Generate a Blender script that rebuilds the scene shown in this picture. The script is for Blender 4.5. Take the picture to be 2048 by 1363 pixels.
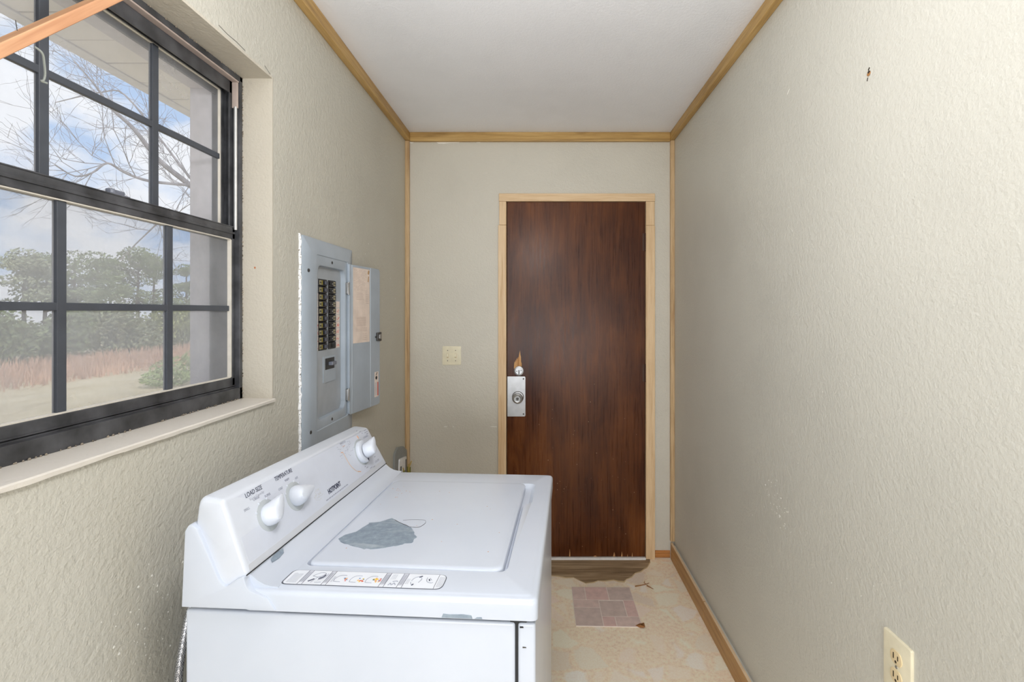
import bpy, bmesh, math, random
from mathutils import Vector, Matrix, noise
for o in list(bpy.data.objects):
    bpy.data.objects.remove(o, do_unlink=True)
random.seed(7)
R = math.radians
SC = bpy.context.scene
COL = SC.collection
H = 1.43                      # camera height above the floor

# ------------------------------------------------------------------ camera, world, lights, exposure
cd = bpy.data.cameras.new('camera'); cam = bpy.data.objects.new('camera', cd); COL.objects.link(cam)
cam.location = (0, 0, H); cam.rotation_euler = (R(90), 0, 0)
cd.sensor_width = 36; cd.lens = 36 * 980 / 2048
cd.shift_x = -59 / 2048; cd.shift_y = -58.5 / 2048
cd.clip_start = .02; cd.clip_end = 500
SC.camera = cam

SC.view_settings.view_transform = 'Standard'
SC.view_settings.look = 'None'
SC.view_settings.gamma = 1
SC.view_settings.use_curve_mapping = False
SC.view_settings.exposure = 0.18
SC.cycles.use_denoising = True
SC.cycles.max_bounces = 10
SC.cycles.diffuse_bounces = 6
SC.cycles.transparent_max_bounces = 16
SC.cycles.caustics_reflective = False
SC.cycles.caustics_refractive = False
SC.cycles.sample_clamp_indirect = 4

def lin(r, g, b):
    f = lambda c: c / 12.92 if c <= .04045 else ((c + .055) / 1.055) ** 2.4
    return (f(r / 255), f(g / 255), f(b / 255), 1)

W = bpy.data.worlds.new('sky'); SC.world = W; W.use_nodes = True
nt = W.node_tree; nt.nodes.clear()
_out = nt.nodes.new('ShaderNodeOutputWorld'); _bg = nt.nodes.new('ShaderNodeBackground')
_tc = nt.nodes.new('ShaderNodeTexCoord'); _mp = nt.nodes.new('ShaderNodeMapping'); _mp.inputs['Scale'].default_value = (1, 1, 1.7)
_mp.inputs['Location'].default_value = (1.3, 4.7, .9)
_nz = nt.nodes.new('ShaderNodeTexNoise'); _nz.inputs['Scale'].default_value = 5.2; _nz.inputs['Detail'].default_value = 9; _nz.inputs['Roughness'].default_value = .55
_rp = nt.nodes.new('ShaderNodeValToRGB')
_rp.color_ramp.elements[0].position = .40; _rp.color_ramp.elements[0].color = lin(168, 198, 238)
_rp.color_ramp.elements[1].position = .53; _rp.color_ramp.elements[1].color = lin(240, 243, 250)
_e = _rp.color_ramp.elements.new(.455); _e.color = lin(208, 222, 244)
nt.links.new(_tc.outputs['Generated'], _mp.inputs['Vector']); nt.links.new(_mp.outputs['Vector'], _nz.inputs['Vector'])
nt.links.new(_nz.outputs['Fac'], _rp.inputs['Fac']); nt.links.new(_rp.outputs['Color'], _bg.inputs['Color'])
_bg.inputs['Strength'].default_value = 1.05
nt.links.new(_bg.outputs['Background'], _out.inputs['Surface'])

def light(name, kind, loc, energy, color, look=None, **kw):
    l = bpy.data.lights.new(name, kind); l.energy = energy; l.color = color
    for k, v in kw.items(): setattr(l, k, v)
    o = bpy.data.objects.new(name, l); COL.objects.link(o); o.location = loc
    if look is not None:
        o.rotation_euler = (Vector(look) - Vector(loc)).to_track_quat('-Z', 'Y').to_euler()
    return o
light('sun', 'SUN', (6, -4, 9), 2.0, (1, .96, .9), look=(0, 1, 0), angle=R(3))
# the big bright opening of the room behind the photographer, then lamps added as fill
light('rear_daylight', 'AREA', (.3, -3.2, 1.5), 27, (.93, .97, 1.0), look=(0, 2, 1.45), shape='RECTANGLE', size=3.2, size_y=1.9)
light('rear_up_fill', 'AREA', (0, -2.2, .9), 48, (.95, .98, 1.0), look=(0, 1.2, 2.4), shape='RECTANGLE', size=2, size_y=1.2)  # low lamp aimed upward, added only to brighten the ceiling
light('side_fill', 'AREA', (-.74, -.42, 1.62), 6, (.91, .96, 1.0), look=(1, -.1, 1.62), shape='RECTANGLE', size=.8, size_y=.95)  # no window here: area light added to brighten the right wall
light('ceiling_fill_lamp', 'POINT', (-.08, .68, 2.0), 18.5, (1, .992, .98), shadow_soft_size=.09)  # unseen lamp, added to light the far end and the ceiling

# ------------------------------------------------------------------ materials
class NB:
    def __init__(s, name):
        s.m = bpy.data.materials.new(name); s.m.use_nodes = True
        s.t = s.m.node_tree; s.n = s.t.nodes; s.l = s.t.links
        s.b = s.n['Principled BSDF']; s.out = s.n['Material Output']
        s.tc = s.n.new('ShaderNodeTexCoord')
    def node(s, kind, **ins):
        x = s.n.new(kind)
        for k, v in ins.items():
            k = k.replace('_', ' ')
            x.inputs[k].default_value = v
        return x
    def link(s, a, b): s.l.new(a, b)
    def vec(s, scale=(1, 1, 1), loc=(0, 0, 0), rot=(0, 0, 0)):
        m = s.n.new('ShaderNodeMapping'); m.inputs['Scale'].default_value = scale
        m.inputs['Location'].default_value = loc; m.inputs['Rotation'].default_value = rot
        s.link(s.tc.outputs['Object'], m.inputs['Vector']); return m.outputs['Vector']
    def noise(s, scale, detail=3, rough=.5, vec=None, dist=0):
        x = s.node('ShaderNodeTexNoise', Scale=scale, Detail=detail, Roughness=rough, Distortion=dist)
        s.link(vec if vec is not None else s.vec(), x.inputs['Vector']); return x.outputs['Fac']
    def ramp(s, fac, stops):
        r = s.n.new('ShaderNodeValToRGB'); e = r.color_ramp.elements
        e[0].position, e[0].color = stops[0]; e[1].position, e[1].color = stops[-1]
        for p, c in stops[1:-1]:
            q = e.new(p); q.color = c
        s.link(fac, r.inputs['Fac']); return r.outputs['Color']
    def mix(s, fac, a, b, mode='MIX'):
        x = s.n.new('ShaderNodeMix'); x.data_type = 'RGBA'; x.blend_type = mode
        for i, v in ((0, fac), (6, a), (7, b)):
            if hasattr(v, 'is_linked') or hasattr(v, 'links'): s.link(v, x.inputs[i])
            else: x.inputs[i].default_value = v
        return x.outputs[2]
    def bump(s, h, strength=.4, dist=.003):
        b = s.node('ShaderNodeBump', Strength=strength, Distance=dist); s.link(h, b.inputs['Height'])
        s.link(b.outputs['Normal'], s.b.inputs['Normal']); return b
    def base(s, c):
        if hasattr(c, 'links'): s.link(c, s.b.inputs['Base Color'])
        else: s.b.inputs['Base Color'].default_value = c
    def set(s, rough=.5, metal=0, spec=.5):
        s.b.inputs['Roughness'].default_value = rough; s.b.inputs['Metallic'].default_value = metal
        s.b.inputs['Specular IOR Level'].default_value = spec

def plain(name, rgb, rough=.5, metal=0, spec=.5, var=.04, scale=40):
    b = NB(name); c = lin(*rgb)
    d = tuple(max(0, x * (1 - 2 * var)) for x in c[:3]) + (1,)
    e = tuple(min(1, x * (1 + var)) for x in c[:3]) + (1,)
    b.base(b.ramp(b.noise(scale, 4), [(.3, d), (.7, e)])); b.set(rough, metal, spec); return b.m

def wall_mat(name, rgb, strength=.45, grain=150):
    b = NB(name); c = lin(*rgb)
    big = b.noise(2.2, 4, .6)
    dk = tuple(x * .95 for x in c[:3]) + (1,); lt = tuple(min(1, x * 1.03) for x in c[:3]) + (1,)
    col = b.ramp(big, [(.3, dk), (.5, c), (.75, lt)])
    b.base(col)
    n1 = b.noise(grain, 3, .55); n2 = b.noise(grain * .45, 2, .5)
    a = b.node('ShaderNodeMath'); a.operation = 'ADD'; b.link(n1, a.inputs[0]); b.link(n2, a.inputs[1])
    b.bump(a.outputs[0], strength, .004); b.set(.42, 0, .4); return b.m

def wood(name, dark, mid, light_, axis='y', scale=1.0, rough=.45, knots=True, spec=.4, bump=.15, rot=None):
    b = NB(name)
    s = {'x': (1.2, 26, 26), 'y': (26, 1.2, 26), 'z': (26, 26, 1.2)}[axis]
    v = b.vec(tuple(k * scale for k in s))
    if rot: b.link(b.vec((1, 1, 1), rot=rot), v.node.inputs['Vector'])
    g = b.noise(1.6, 6, .6, v, .6)
    fine = b.noise(9, 3, .6, v)
    col = b.ramp(g, [(.28, lin(*dark)), (.5, lin(*mid)), (.72, lin(*light_))])
    col = b.mix(.25, col, b.ramp(fine, [(.35, lin(*dark)), (.65, lin(*light_))]), 'MIX')
    if knots:
        k = b.noise(3.5, 2, .5, b.vec({'x': (1, 4, 4), 'y': (4, 1, 4), 'z': (4, 4, 1)}[axis]))
        col = b.mix(b.ramp(k, [(.66, (0, 0, 0, 1)), (.74, (.6, .6, .6, 1))]), col, lin(*dark), 'MIX')
    b.base(col); b.bump(g, bump, .002); b.set(rough, 0, spec); return b.m

def door_mat():
    b = NB('dark_door_veneer')
    v = b.vec((5, 5, .9)); g = b.noise(2.2, 7, .62, v, .8); f = b.noise(1.0, 4, .6, b.vec((90, 90, 4)))
    blotch = b.noise(2.6, 4, .55, b.vec((1, 1, .7)))
    c = b.ramp(g, [(.25, lin(58, 26, 12)), (.5, lin(100, 56, 26)), (.75, lin(136, 80, 38))])
    c = b.mix(b.ramp(blotch, [(.36, (0, 0, 0, 1)), (.64, (.75, .75, .75, 1))]), c, lin(50, 20, 12))
    c = b.mix(.3, c, b.ramp(f, [(.4, lin(48, 20, 11)), (.65, lin(112, 66, 36))]))
    b.base(c); b.bump(f, .05, .001)
    rr = b.n.new('ShaderNodeMapRange'); b.link(f, rr.inputs['Value']); rr.inputs['To Min'].default_value = .20; rr.inputs['To Max'].default_value = .38
    b.set(.3, 0, .2); b.link(rr.outputs['Result'], b.b.inputs['Roughness']); return b.m

def vinyl_mat():
    b = NB('pebble_print_vinyl')
    w = b.n.new('ShaderNodeTexNoise'); w.inputs['Scale'].default_value = 7; w.inputs['Detail'].default_value = 3
    b.link(b.vec(), w.inputs['Vector'])
    add = b.n.new('ShaderNodeVectorMath'); add.operation = 'MULTIPLY_ADD'
    b.link(w.outputs['Color'], add.inputs[0]); add.inputs[1].default_value = (.07, .07, 0); b.link(b.vec((1, 1, 0)), add.inputs[2])
    def vor(scale, feat):
        x = b.n.new('ShaderNodeTexVoronoi'); x.feature = feat; x.inputs['Scale'].default_value = scale; x.inputs['Randomness'].default_value = 1
        b.link(add.outputs[0], x.inputs['Vector']); return x
    f1 = vor(9.5, 'F1'); de = vor(9.5, 'DISTANCE_TO_EDGE')
    sep = b.n.new('ShaderNodeSeparateColor'); b.link(f1.outputs['Color'], sep.inputs[0])
    stone = b.ramp(sep.outputs[0], [(0, lin(230, 198, 171)), (.2, lin(247, 247, 214)), (.42, lin(247, 221, 187)), (.6, lin(247, 247, 239)), (.8, lin(247, 212, 189)), (1, lin(247, 241, 198))])
    grain = b.noise(56, 6, .75); grain2 = b.noise(150, 3, .6)
    stone = b.mix(.22, stone, b.ramp(grain, [(.3, lin(232, 194, 153)), (.5, lin(247, 234, 194)), (.7, lin(247, 247, 239))]))
    grout = b.ramp(grain, [(.32, lin(221, 178, 126)), (.5, lin(247, 216, 167)), (.68, lin(247, 246, 203))])
    msk = b.ramp(de.outputs['Distance'], [(.06, (0, 0, 0, 1)), (.14, (1, 1, 1, 1))])
    vis = b.ramp(sep.outputs[1], [(.22, (0, 0, 0, 1)), (.34, (1, 1, 1, 1))])   # only some stones stand clear of the gravel
    m = b.mix(1, msk, vis, 'MULTIPLY')
    c = b.mix(m, b.mix(.2, grout, stone), stone)
    c = b.mix(.16, c, b.ramp(grain2, [(.35, lin(210, 169, 124)), (.65, lin(247, 247, 239))]))
    c = b.mix(.06, c, lin(250, 244, 236))
    hs = b.node('ShaderNodeHueSaturation', Saturation=.70, Value=1.06); b.link(c, hs.inputs['Color']); c = hs.outputs['Color']
    b.base(c); b.bump(grain, .08, .001); b.set(.38, 0, .4); return b.m

def enamel():
    b = NB('white_enamel'); n = b.noise(5, 3)
    b.base(b.ramp(n, [(.3, lin(196, 203, 216)), (.7, lin(202, 208, 220))])); b.set(.22, 0, .5); return b.m

def dusty_glass(name, lo, hi, scale=6):
    b = NB(name); n = b.n; b.n.remove(b.b)
    tr = b.node('ShaderNodeBsdfTransparent', Color=(.97, .98, .98, 1))
    df = b.node('ShaderNodeBsdfDiffuse', Color=lin(214, 215, 220)); tl = b.node('ShaderNodeBsdfTranslucent', Color=lin(214, 215, 220))
    gl = b.node('ShaderNodeBsdfGlossy', Roughness=.03)
    m0 = b.n.new('ShaderNodeMixShader'); m0.inputs[0].default_value = .5; b.link(df.outputs[0], m0.inputs[1]); b.link(tl.outputs[0], m0.inputs[2])
    r = b.n.new('ShaderNodeMapRange'); r.inputs['From Min'].default_value = .3; r.inputs['From Max'].default_value = .7
    r.inputs['To Min'].default_value = lo; r.inputs['To Max'].default_value = hi
    b.link(b.noise(scale, 5, .6), r.inputs['Value'])
    m1 = b.n.new('ShaderNodeMixShader'); b.link(r.outputs['Result'], m1.inputs[0]); b.link(tr.outputs[0], m1.inputs[1]); b.link(m0.outputs[0], m1.inputs[2])
    m2 = b.n.new('ShaderNodeMixShader'); m2.inputs[0].default_value = .02; b.link(m1.outputs[0], m2.inputs[1]); b.link(gl.outputs[0], m2.inputs[2])
    b.link(m2.outputs[0], b.out.inputs['Surface']); return b.m

def galv(name):
    b = NB(name); n = b.noise(60, 5, .7); n2 = b.noise(9, 3, .6, b.vec((1, 3, 1)))
    c = b.ramp(n, [(.3, lin(126, 140, 156)), (.6, lin(148, 162, 176)), (.75, lin(176, 186, 196))])
    c = b.mix(b.ramp(n2, [(.55, (0, 0, 0, 1)), (.7, (.5, .5, .5, 1))]), c, lin(196, 204, 210)); b.base(c); b.set(.5, .2, .4); return b.m

M = {}
M['wall_left'] = wall_mat('khaki_textured_paint', (194, 191, 180), .5, 130)
M['wall_right'] = wall_mat('khaki_textured_paint_right', (203, 201, 192), .34, 150)
M['wall_back'] = wall_mat('khaki_textured_paint_back', (205, 200, 188), .4, 150)
M['ceiling'] = wall_mat('white_ceiling_paint', (238, 240, 246), .2, 200)
M['rear_wall'] = wall_mat('rear_room_paint', (222, 219, 212), .3); M['rear_floor'] = plain('rear_room_floor', (186, 168, 146), .5)
M['cream'] = wall_mat('cream_reveal_paint', (196, 189, 175), .3)
M['sill'] = wall_mat('cream_sill_paint', (218, 212, 203), .2)
M['vinyl'] = vinyl_mat()
M['ply'] = wood('weathered_subfloor_plywood', (104, 82, 60), (160, 134, 104), (210, 186, 152), 'x', .8, .8, True, .2, .4)
M['pine_x'] = wood('golden_pine_x', (140, 106, 56), (184, 148, 88), (204, 170, 112), 'x')
M['pine_y'] = wood('golden_pine_y', (140, 106, 56), (184, 148, 88), (204, 170, 112), 'y')
M['pine_z'] = wood('pale_pine_z', (150, 112, 70), (198, 168, 126), (214, 186, 148), 'z')
M['oak_z'] = wood('pale_oak_z', (200, 162, 118), (224, 194, 154), (234, 208, 172), 'z', 1.3, .5, False)
M['oak_x'] = wood('pale_oak_x', (200, 162, 118), (224, 194, 154), (234, 208, 172), 'x', 1.3, .5, False)
M['baseboard'] = wood('brown_baseboard', (146, 104, 56), (184, 142, 90), (204, 164, 112), 'y', 1.0, .5, False)
M['stick'] = wood('reddish_raw_strip', (140, 92, 66), (182, 134, 98), (208, 168, 130), 'y', .5, .6, True, rot=(R(-47), 0, 0))
M['door'] = door_mat()
M['raw'] = wood('splintered_raw_wood', (150, 98, 52), (206, 156, 104), (228, 186, 136), 'z', 2, .8, False)
M['rot'] = wood('orange_rotten_wood', (108, 58, 16), (192, 122, 50), (216, 176, 130), 'x', 1.0, .8, True)
M['white'] = plain('white_trim_paint', (244, 242, 240), .5)
M['chip'] = plain('bare_white_plaster', (238, 236, 230), .8)
M['enamel'] = enamel()
M['plastic'] = plain('white_plastic', (206, 211, 221), .35, 0, .5, .01)
M['face'] = plain('console_face_print', (206, 211, 223), .35, 0, .5, .01)
M['ring'] = plain('pale_grey_dial_print', (178, 184, 188), .5, 0, .4, .02)
M['ink'] = plain('dark_ink', (58, 62, 84), .6)
M['ink_pale'] = plain('pale_ink', (158, 162, 176), .6)
M['ink_grey'] = plain('grey_ink', (186, 189, 200), .6)
M['ink_red'] = plain('red_ink', (206, 78, 62), .6)
M['ink_orange'] = plain('orange_ink', (222, 168, 130), .6)
M['ink_yellow'] = plain('yellow_ink', (238, 200, 66), .6)
M['ink_blue'] = plain('blue_ink', (70, 118, 176), .6)
M['ink_teal'] = plain('teal_ink', (84, 120, 116), .6)
M['paper'] = plain('label_paper', (224, 228, 236), .6, 0, .3, .01)
M['black'] = plain('black_gap', (30, 31, 34), .7)
M['bare'] = galv('bare_galvanised_patch')
M['panel'] = plain('grey_panel_paint', (166, 176, 187), .4, 0, .5, .05, 8)
M['panel_dark'] = plain('grey_deadfront_paint', (168, 174, 181), .45, 0, .5, .06, 14)
M['breaker'] = plain('black_breaker', (34, 34, 36), .4, 0, .5)
M['handle'] = plain('breaker_handle', (74, 76, 88), .4)
M['handle_grey'] = plain('main_breaker_handle', (112, 116, 128), .4)
M['rating'] = plain('rating_label', (176, 168, 138), .6, 0, .3, .15, 300)
M['pink_paper'] = plain('aged_pink_paper', (232, 218, 208), .7, 0, .3, .04, 30)
M['aged'] = plain('stained_schedule_paper', (226, 210, 198), .6, 0, .3, .06, 20)
M['steel'] = plain('brushed_steel', (178, 178, 178), .32, .9, .5, .05, 90)
M['plate'] = plain('satin_lock_plate', (196, 197, 200), .42, .75, .5, .05, 30)
M['darksteel'] = plain('dark_steel', (88, 86, 84), .4, .8)
M['bronze'] = plain('painted_over_hinge', (70, 44, 30), .5, .3)
M['ivory'] = plain('ivory_plastic', (234, 226, 200), .35, 0, .5, .03)
M['ivory_deep'] = plain('ivory_receptacle', (228, 208, 168), .35, 0, .5, .03)
M['slot'] = plain('socket_slot', (48, 36, 22), .7)
M['frame'] = plain('bronze_window_frame', (80, 81, 85), .4, .2, .5, .3, 18)
M['frame_matte'] = plain('bronze_muntin', (74, 78, 86), .5, .1, .5, .08, 14)
M['alu'] = plain('bright_aluminium', (206, 206, 204), .35, .6)
M['gasket'] = plain('pale_glazing_bead', (214, 208, 198), .5)
M['liner'] = plain('pinkish_track_liner', (186, 170, 162), .5)
M['glass_up'] = dusty_glass('dusty_pane_upper', .22, .36)
M['glass_low'] = dusty_glass('dusty_pane_lower', .30, .48, 4)
M['mesh'] = plain('screen_wire', (150, 153, 156), .6)
M['soffit'] = plain('soffit_board_paint', (238, 234, 233), .7, 0, .3, .04, 3)
M['fascia'] = plain('fascia_paint', (226, 224, 228), .6)
M['exterior'] = plain('exterior_reveal_paint', (214, 210, 216), .7)
M['bark'] = plain('grey_bark', (150, 146, 148), .9, 0, .2, .2, 6)
M['twig'] = plain('grey_twig', (150, 147, 150), .9, 0, .2, .2, 6)
M['bark_pine'] = plain('pine_bark', (96, 84, 76), .9, 0, .2, .2, 6)
def leaf(name, rgb):
    b = NB(name); c = lin(*rgb)
    b.base(b.ramp(b.noise(.9, 4), [(.3, tuple(x * .7 for x in c[:3]) + (1,)), (.7, tuple(min(1, x * 1.35) for x in c[:3]) + (1,))])); b.set(.8, 0, .2); return b.m
M['leaf_a'] = leaf('pine_needles', (128, 140, 100)); M['leaf_b'] = leaf('olive_leaves', (156, 162, 108)); M['leaf_c'] = leaf('grey_green_leaves', (150, 156, 126))
M['sedge'] = leaf('russet_sedge', (208, 174, 150))
M['bush'] = leaf('bush_leaves', (156, 170, 116))
def field_mat():
    b = NB('dry_field'); n = b.noise(.6, 6, .65, b.vec((1.6, .5, 1))); f = b.noise(9, 4, .7)
    c = b.ramp(n, [(.3, lin(198, 180, 146)), (.5, lin(222, 206, 172)), (.7, lin(234, 220, 190))])
    b.base(b.mix(.35, c, b.ramp(f, [(.35, lin(150, 136, 100)), (.65, lin(226, 212, 180))]))); b.set(.9, 0, .1); return b.m
M['field'] = field_mat()
M['tile_a'] = plain('pink_tile', (222, 200, 193), .5, 0, .3, .06, 30); M['tile_b'] = plain('mauve_tile', (212, 194, 187), .5, 0, .3, .06, 30); M['tile_c'] = plain('rose_tile', (224, 194, 188), .5, 0, .3, .06, 30)
M['tile_joint'] = plain('tile_joint', (238, 226, 218), .7)
M['splinter'] = plain('brown_splinter', (156, 104, 58), .8)
M['boxgrey'] = plain('grey_box_paint', (142, 144, 142), .55)
M['silver'] = plain('silver_box_lid', (232, 232, 234), .35, .2)
M['wire_green'] = plain('green_wire', (112, 118, 40), .5); M['wire_yellow'] = plain('yellow_wire', (190, 164, 90), .5)
M['hose'] = None

# ------------------------------------------------------------------ geometry helpers
def new_bm(): return bmesh.new()
def merge(dst, src, mat=None):
    if mat is not None: bmesh.ops.transform(src, matrix=mat, verts=src.verts)
    me = bpy.data.meshes.new('_t'); src.to_mesh(me); dst.from_mesh(me); bpy.data.meshes.remove(me); src.free()
def box(bm, x0, x1, y0, y1, z0, z1, bev=0, seg=2, mat=None):
    t = bmesh.new(); bmesh.ops.create_cube(t, size=1)
    for v in t.verts:
        v.co = Vector(((x0 + x1) / 2 + v.co.x * (x1 - x0), (y0 + y1) / 2 + v.co.y * (y1 - y0), (z0 + z1) / 2 + v.co.z * (z1 - z0)))
    if bev: bmesh.ops.bevel(t, geom=list(t.edges), offset=bev, segments=seg, profile=.6, affect='EDGES')
    merge(bm, t, mat); return bm
def prism(bm, pts, f, d0, d1, bev=0):
    """extrude a 2-D outline: f(a, b, d) gives the 3-D point"""
    t = bmesh.new()
    a = [t.verts.new(f(p[0], p[1], d0)) for p in pts]; b = [t.verts.new(f(p[0], p[1], d1)) for p in pts]
    t.faces.new(a); t.faces.new(list(reversed(b))); n = len(pts)
    for i in range(n): t.faces.new((a[i], b[i], b[(i + 1) % n], a[(i + 1) % n]))
    bmesh.ops.recalc_face_normals(t, faces=t.faces)
    if bev:
        es = [e for e in t.edges if (e.verts[0] in b and e.verts[1] in b)]
        bmesh.ops.bevel(t, geom=es, offset=bev, segments=2, profile=.6, affect='EDGES')
    merge(bm, t); return bm
def roundpoly(pts, radii, n=5):
    out = []; k = len(pts)
    if not hasattr(radii, '__len__'): radii = [radii] * k
    for i in range(k):
        p = Vector(pts[i]).to_2d(); a = Vector(pts[i - 1]).to_2d(); b = Vector(pts[(i + 1) % k]).to_2d(); r = radii[i]
        if r <= 0: out.append((p.x, p.y)); continue
        u = (a - p).normalized(); w = (b - p).normalized(); ang = u.angle(w)
        d = min(r / math.tan(ang / 2), (a - p).length * .49, (b - p).length * .49)
        p0 = p + u * d; p1 = p + w * d
        for j in range(n + 1):
            t = j / n; q = p0 * (1 - t) ** 2 + p * 2 * t * (1 - t) + p1 * t * t
            out.append((q.x, q.y))
    return out
def rrect(x0, x1, y0, y1, r, n=5): return roundpoly([(x0, y0), (x1, y0), (x1, y1), (x0, y1)], r, n)
def bridge(t, la, lb):
    n = len(la)
    for i in range(n): t.faces.new((la[i], la[(i + 1) % n], lb[(i + 1) % n], lb[i]))
def ring_loops(bm, loops, cap0=False, cap1=False):
    t = bmesh.new(); L = [[t.verts.new(p) for p in lp] for lp in loops]
    for a, b in zip(L, L[1:]): bridge(t, a, b)
    if cap0: t.faces.new(L[0])
    if cap1: t.faces.new(L[-1])
    bmesh.ops.recalc_face_normals(t, faces=t.faces); merge(bm, t); return bm
def lathe(bm, prof, origin, axis, n=28, cap=True):
    ax = Vector(axis).normalized(); q = ax.to_track_quat('Z', 'Y').to_matrix(); o = Vector(origin)
    loops = [[o + q @ Vector((r * math.cos(2 * math.pi * i / n), r * math.sin(2 * math.pi * i / n), h)) for i in range(n)] for r, h in prof]
    return ring_loops(bm, loops, cap, cap)
def tube(bm, pts, r, n=8, taper=None):
    pts = [Vector(p) for p in pts]; loops = []; up = Vector((.13, .21, .97))
    for i, p in enumerate(pts):
        d = (pts[min(i + 1, len(pts) - 1)] - pts[max(i - 1, 0)]).normalized()
        s = d.cross(up)
        if s.length < 1e-4: s = d.cross(Vector((1, 0, 0)))
        s.normalize(); w = s.cross(d)
        rr = r if taper is None else r + (taper - r) * i / (len(pts) - 1)
        loops.append([p + s * rr * math.cos(2 * math.pi * k / n) + w * rr * math.sin(2 * math.pi * k / n) for k in range(n)])
    return ring_loops(bm, loops, True, True)
def smooth_path(pts, n=6):
    P = [Vector(p) for p in pts]; out = []
    for i in range(len(P) - 1):
        a = P[max(i - 1, 0)]; b = P[i]; c = P[i + 1]; d = P[min(i + 2, len(P) - 1)]
        for j in range(n):
            t = j / n
            out.append(.5 * ((2 * b) + (c - a) * t + (2 * a - 5 * b + 4 * c - d) * t * t + (3 * b - a - 3 * c + d) * t ** 3))
    out.append(P[-1]); return out

def world_loc(o):
    v = Matrix.Identity(4)
    while o is not None:
        v = o.matrix_basis @ v if o.parent is None else (o.matrix_parent_inverse @ o.matrix_basis) @ v
        o = o.parent
    return v
def obj(name, bm, mat, parent=None, smooth=False, local=False, kind=None, label=None):
    """one mesh object; unless local, its mesh is in world coordinates whatever its parent"""
    me = bpy.data.meshes.new(name); bmesh.ops.recalc_face_normals(bm, faces=bm.faces) if False else None
    bm.to_mesh(me); bm.free()
    for m in (mat if isinstance(mat, (list, tuple)) else [mat]): me.materials.append(m)
    if smooth:
        for p in me.polygons: p.use_smooth = True
        try: me.set_sharp_from_angle(angle=R(38))
        except Exception: pass
    o = bpy.data.objects.new(name, me); COL.objects.link(o)
    if parent is not None:
        o.parent = parent
        if not local: o.matrix_parent_inverse = world_loc(parent).inverted()
    if kind: o['kind'] = kind
    if label: o['label'] = label
    return o
def thing(name, label, cat, loc, rotz=0, group=None):
    o = bpy.data.objects.new(name, None); COL.objects.link(o); o.empty_display_size = .1
    o.location = loc; o.rotation_euler = (0, 0, rotz); o['label'] = label; o['category'] = cat
    if group: o['group'] = group
    return o
def tag(o, label, cat, group=None):
    o['label'] = label; o['category'] = cat
    if group: o['group'] = group
    return o
def structure(name, loc=(0, 0, 0)):
    o = bpy.data.objects.new(name, None); COL.objects.link(o); o.location = loc; o['kind'] = 'structure'; return o
def sobj(name, bm, mat, smooth=False): return obj(name, bm, mat, None, smooth, kind='structure')

def text_mesh(body, size, M4, width=None, shear=0, bold=0):
    """a lettering mesh: M4 maps the text plane to where it is printed; width squeezes it to that length"""
    c = bpy.data.curves.new('_txt', 'FONT'); c.body = body; c.size = size; c.align_x = 'CENTER'; c.align_y = 'CENTER'; c.extrude = .00012; c.shear = shear; c.offset = bold
    c.resolution_u = 3
    o = bpy.data.objects.new('_txt', c); COL.objects.link(o)
    dg = bpy.context.evaluated_depsgraph_get(); dg.update()
    me = bpy.data.meshes.new_from_object(o.evaluated_get(dg))
    b = bmesh.new(); b.from_mesh(me); bpy.data.objects.remove(o); bpy.data.curves.remove(c); bpy.data.meshes.remove(me)
    if width and b.verts:
        xs = [v.co.x for v in b.verts]; k = width / (max(xs) - min(xs))
        for v in b.verts: v.co.x *= k
    bmesh.ops.transform(b, matrix=M4, verts=b.verts); return b

# ------------------------------------------------------------------ room shell
XL, XR, YB, ZC = -.788, .769, 2.848, 2.466
YF = -.9                      # the laundry opens here into the wider room behind the photographer
XO = -.969                                     # outer face of the window wall
def wall_with_holes(name, mat, f, a0, a1, z0, z1, holes, thick):
    """a slab with rectangular holes; f(a, z, d): a along the wall, d into its thickness"""
    As = sorted({a0, a1, *[h[0] for h in holes], *[h[1] for h in holes]}); Zs = sorted({z0, z1, *[h[2] for h in holes], *[h[3] for h in holes]})
    bm = bmesh.new(); cache = {}
    def V(a, z, d):
        k = (a, z, d)
        if k not in cache: cache[k] = bm.verts.new(f(a, z, d))
        return cache[k]
    solid = lambda i, j: 0 <= i < len(As) - 1 and 0 <= j < len(Zs) - 1 and not any(h[0] <= As[i] and As[i + 1] <= h[1] and h[2] <= Zs[j] and Zs[j + 1] <= h[3] for h in holes)
    for i in range(len(As) - 1):
        for j in range(len(Zs) - 1):
            if not solid(i, j): continue
            a, b, c, d = As[i], As[i + 1], Zs[j], Zs[j + 1]
            bm.faces.new((V(a, c, 0), V(b, c, 0), V(b, d, 0), V(a, d, 0)))
            bm.faces.new((V(a, d, thick), V(b, d, thick), V(b, c, thick), V(a, c, thick)))
            if not solid(i - 1, j): bm.faces.new((V(a, c, 0), V(a, d, 0), V(a, d, thick), V(a, c, thick)))
            if not solid(i + 1, j): bm.faces.new((V(b, d, 0), V(b, c, 0), V(b, c, thick), V(b, d, thick)))
            if not solid(i, j - 1): bm.faces.new((V(b, c, 0), V(a, c, 0), V(a, c, thick), V(b, c, thick)))
            if not solid(i, j + 1): bm.faces.new((V(a, d, 0), V(b, d, 0), V(b, d, thick), V(a, d, thick)))
    bmesh.ops.recalc_face_normals(bm, faces=bm.faces)
    return sobj(name, bm, mat)
WD0, WD1, WZ0, WZ1 = .605, 1.4327, H - .265, H + .684     # window opening along the wall
wl = wall_with_holes('wall_left', M['wall_left'], lambda a, z, d: (XL - d, a, z), YF, YB + .15, 0, ZC,
                     [(WD0, WD1 + .004, WZ0, WZ1 + .004), (1.69, 1.97, .99, 1.66)], XL - XO)
wr = wall_with_holes('wall_right', M['wall_right'], lambda a, z, d: (XR + d, a, z), YF, YB + .15, 0, ZC, [], .12)
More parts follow.
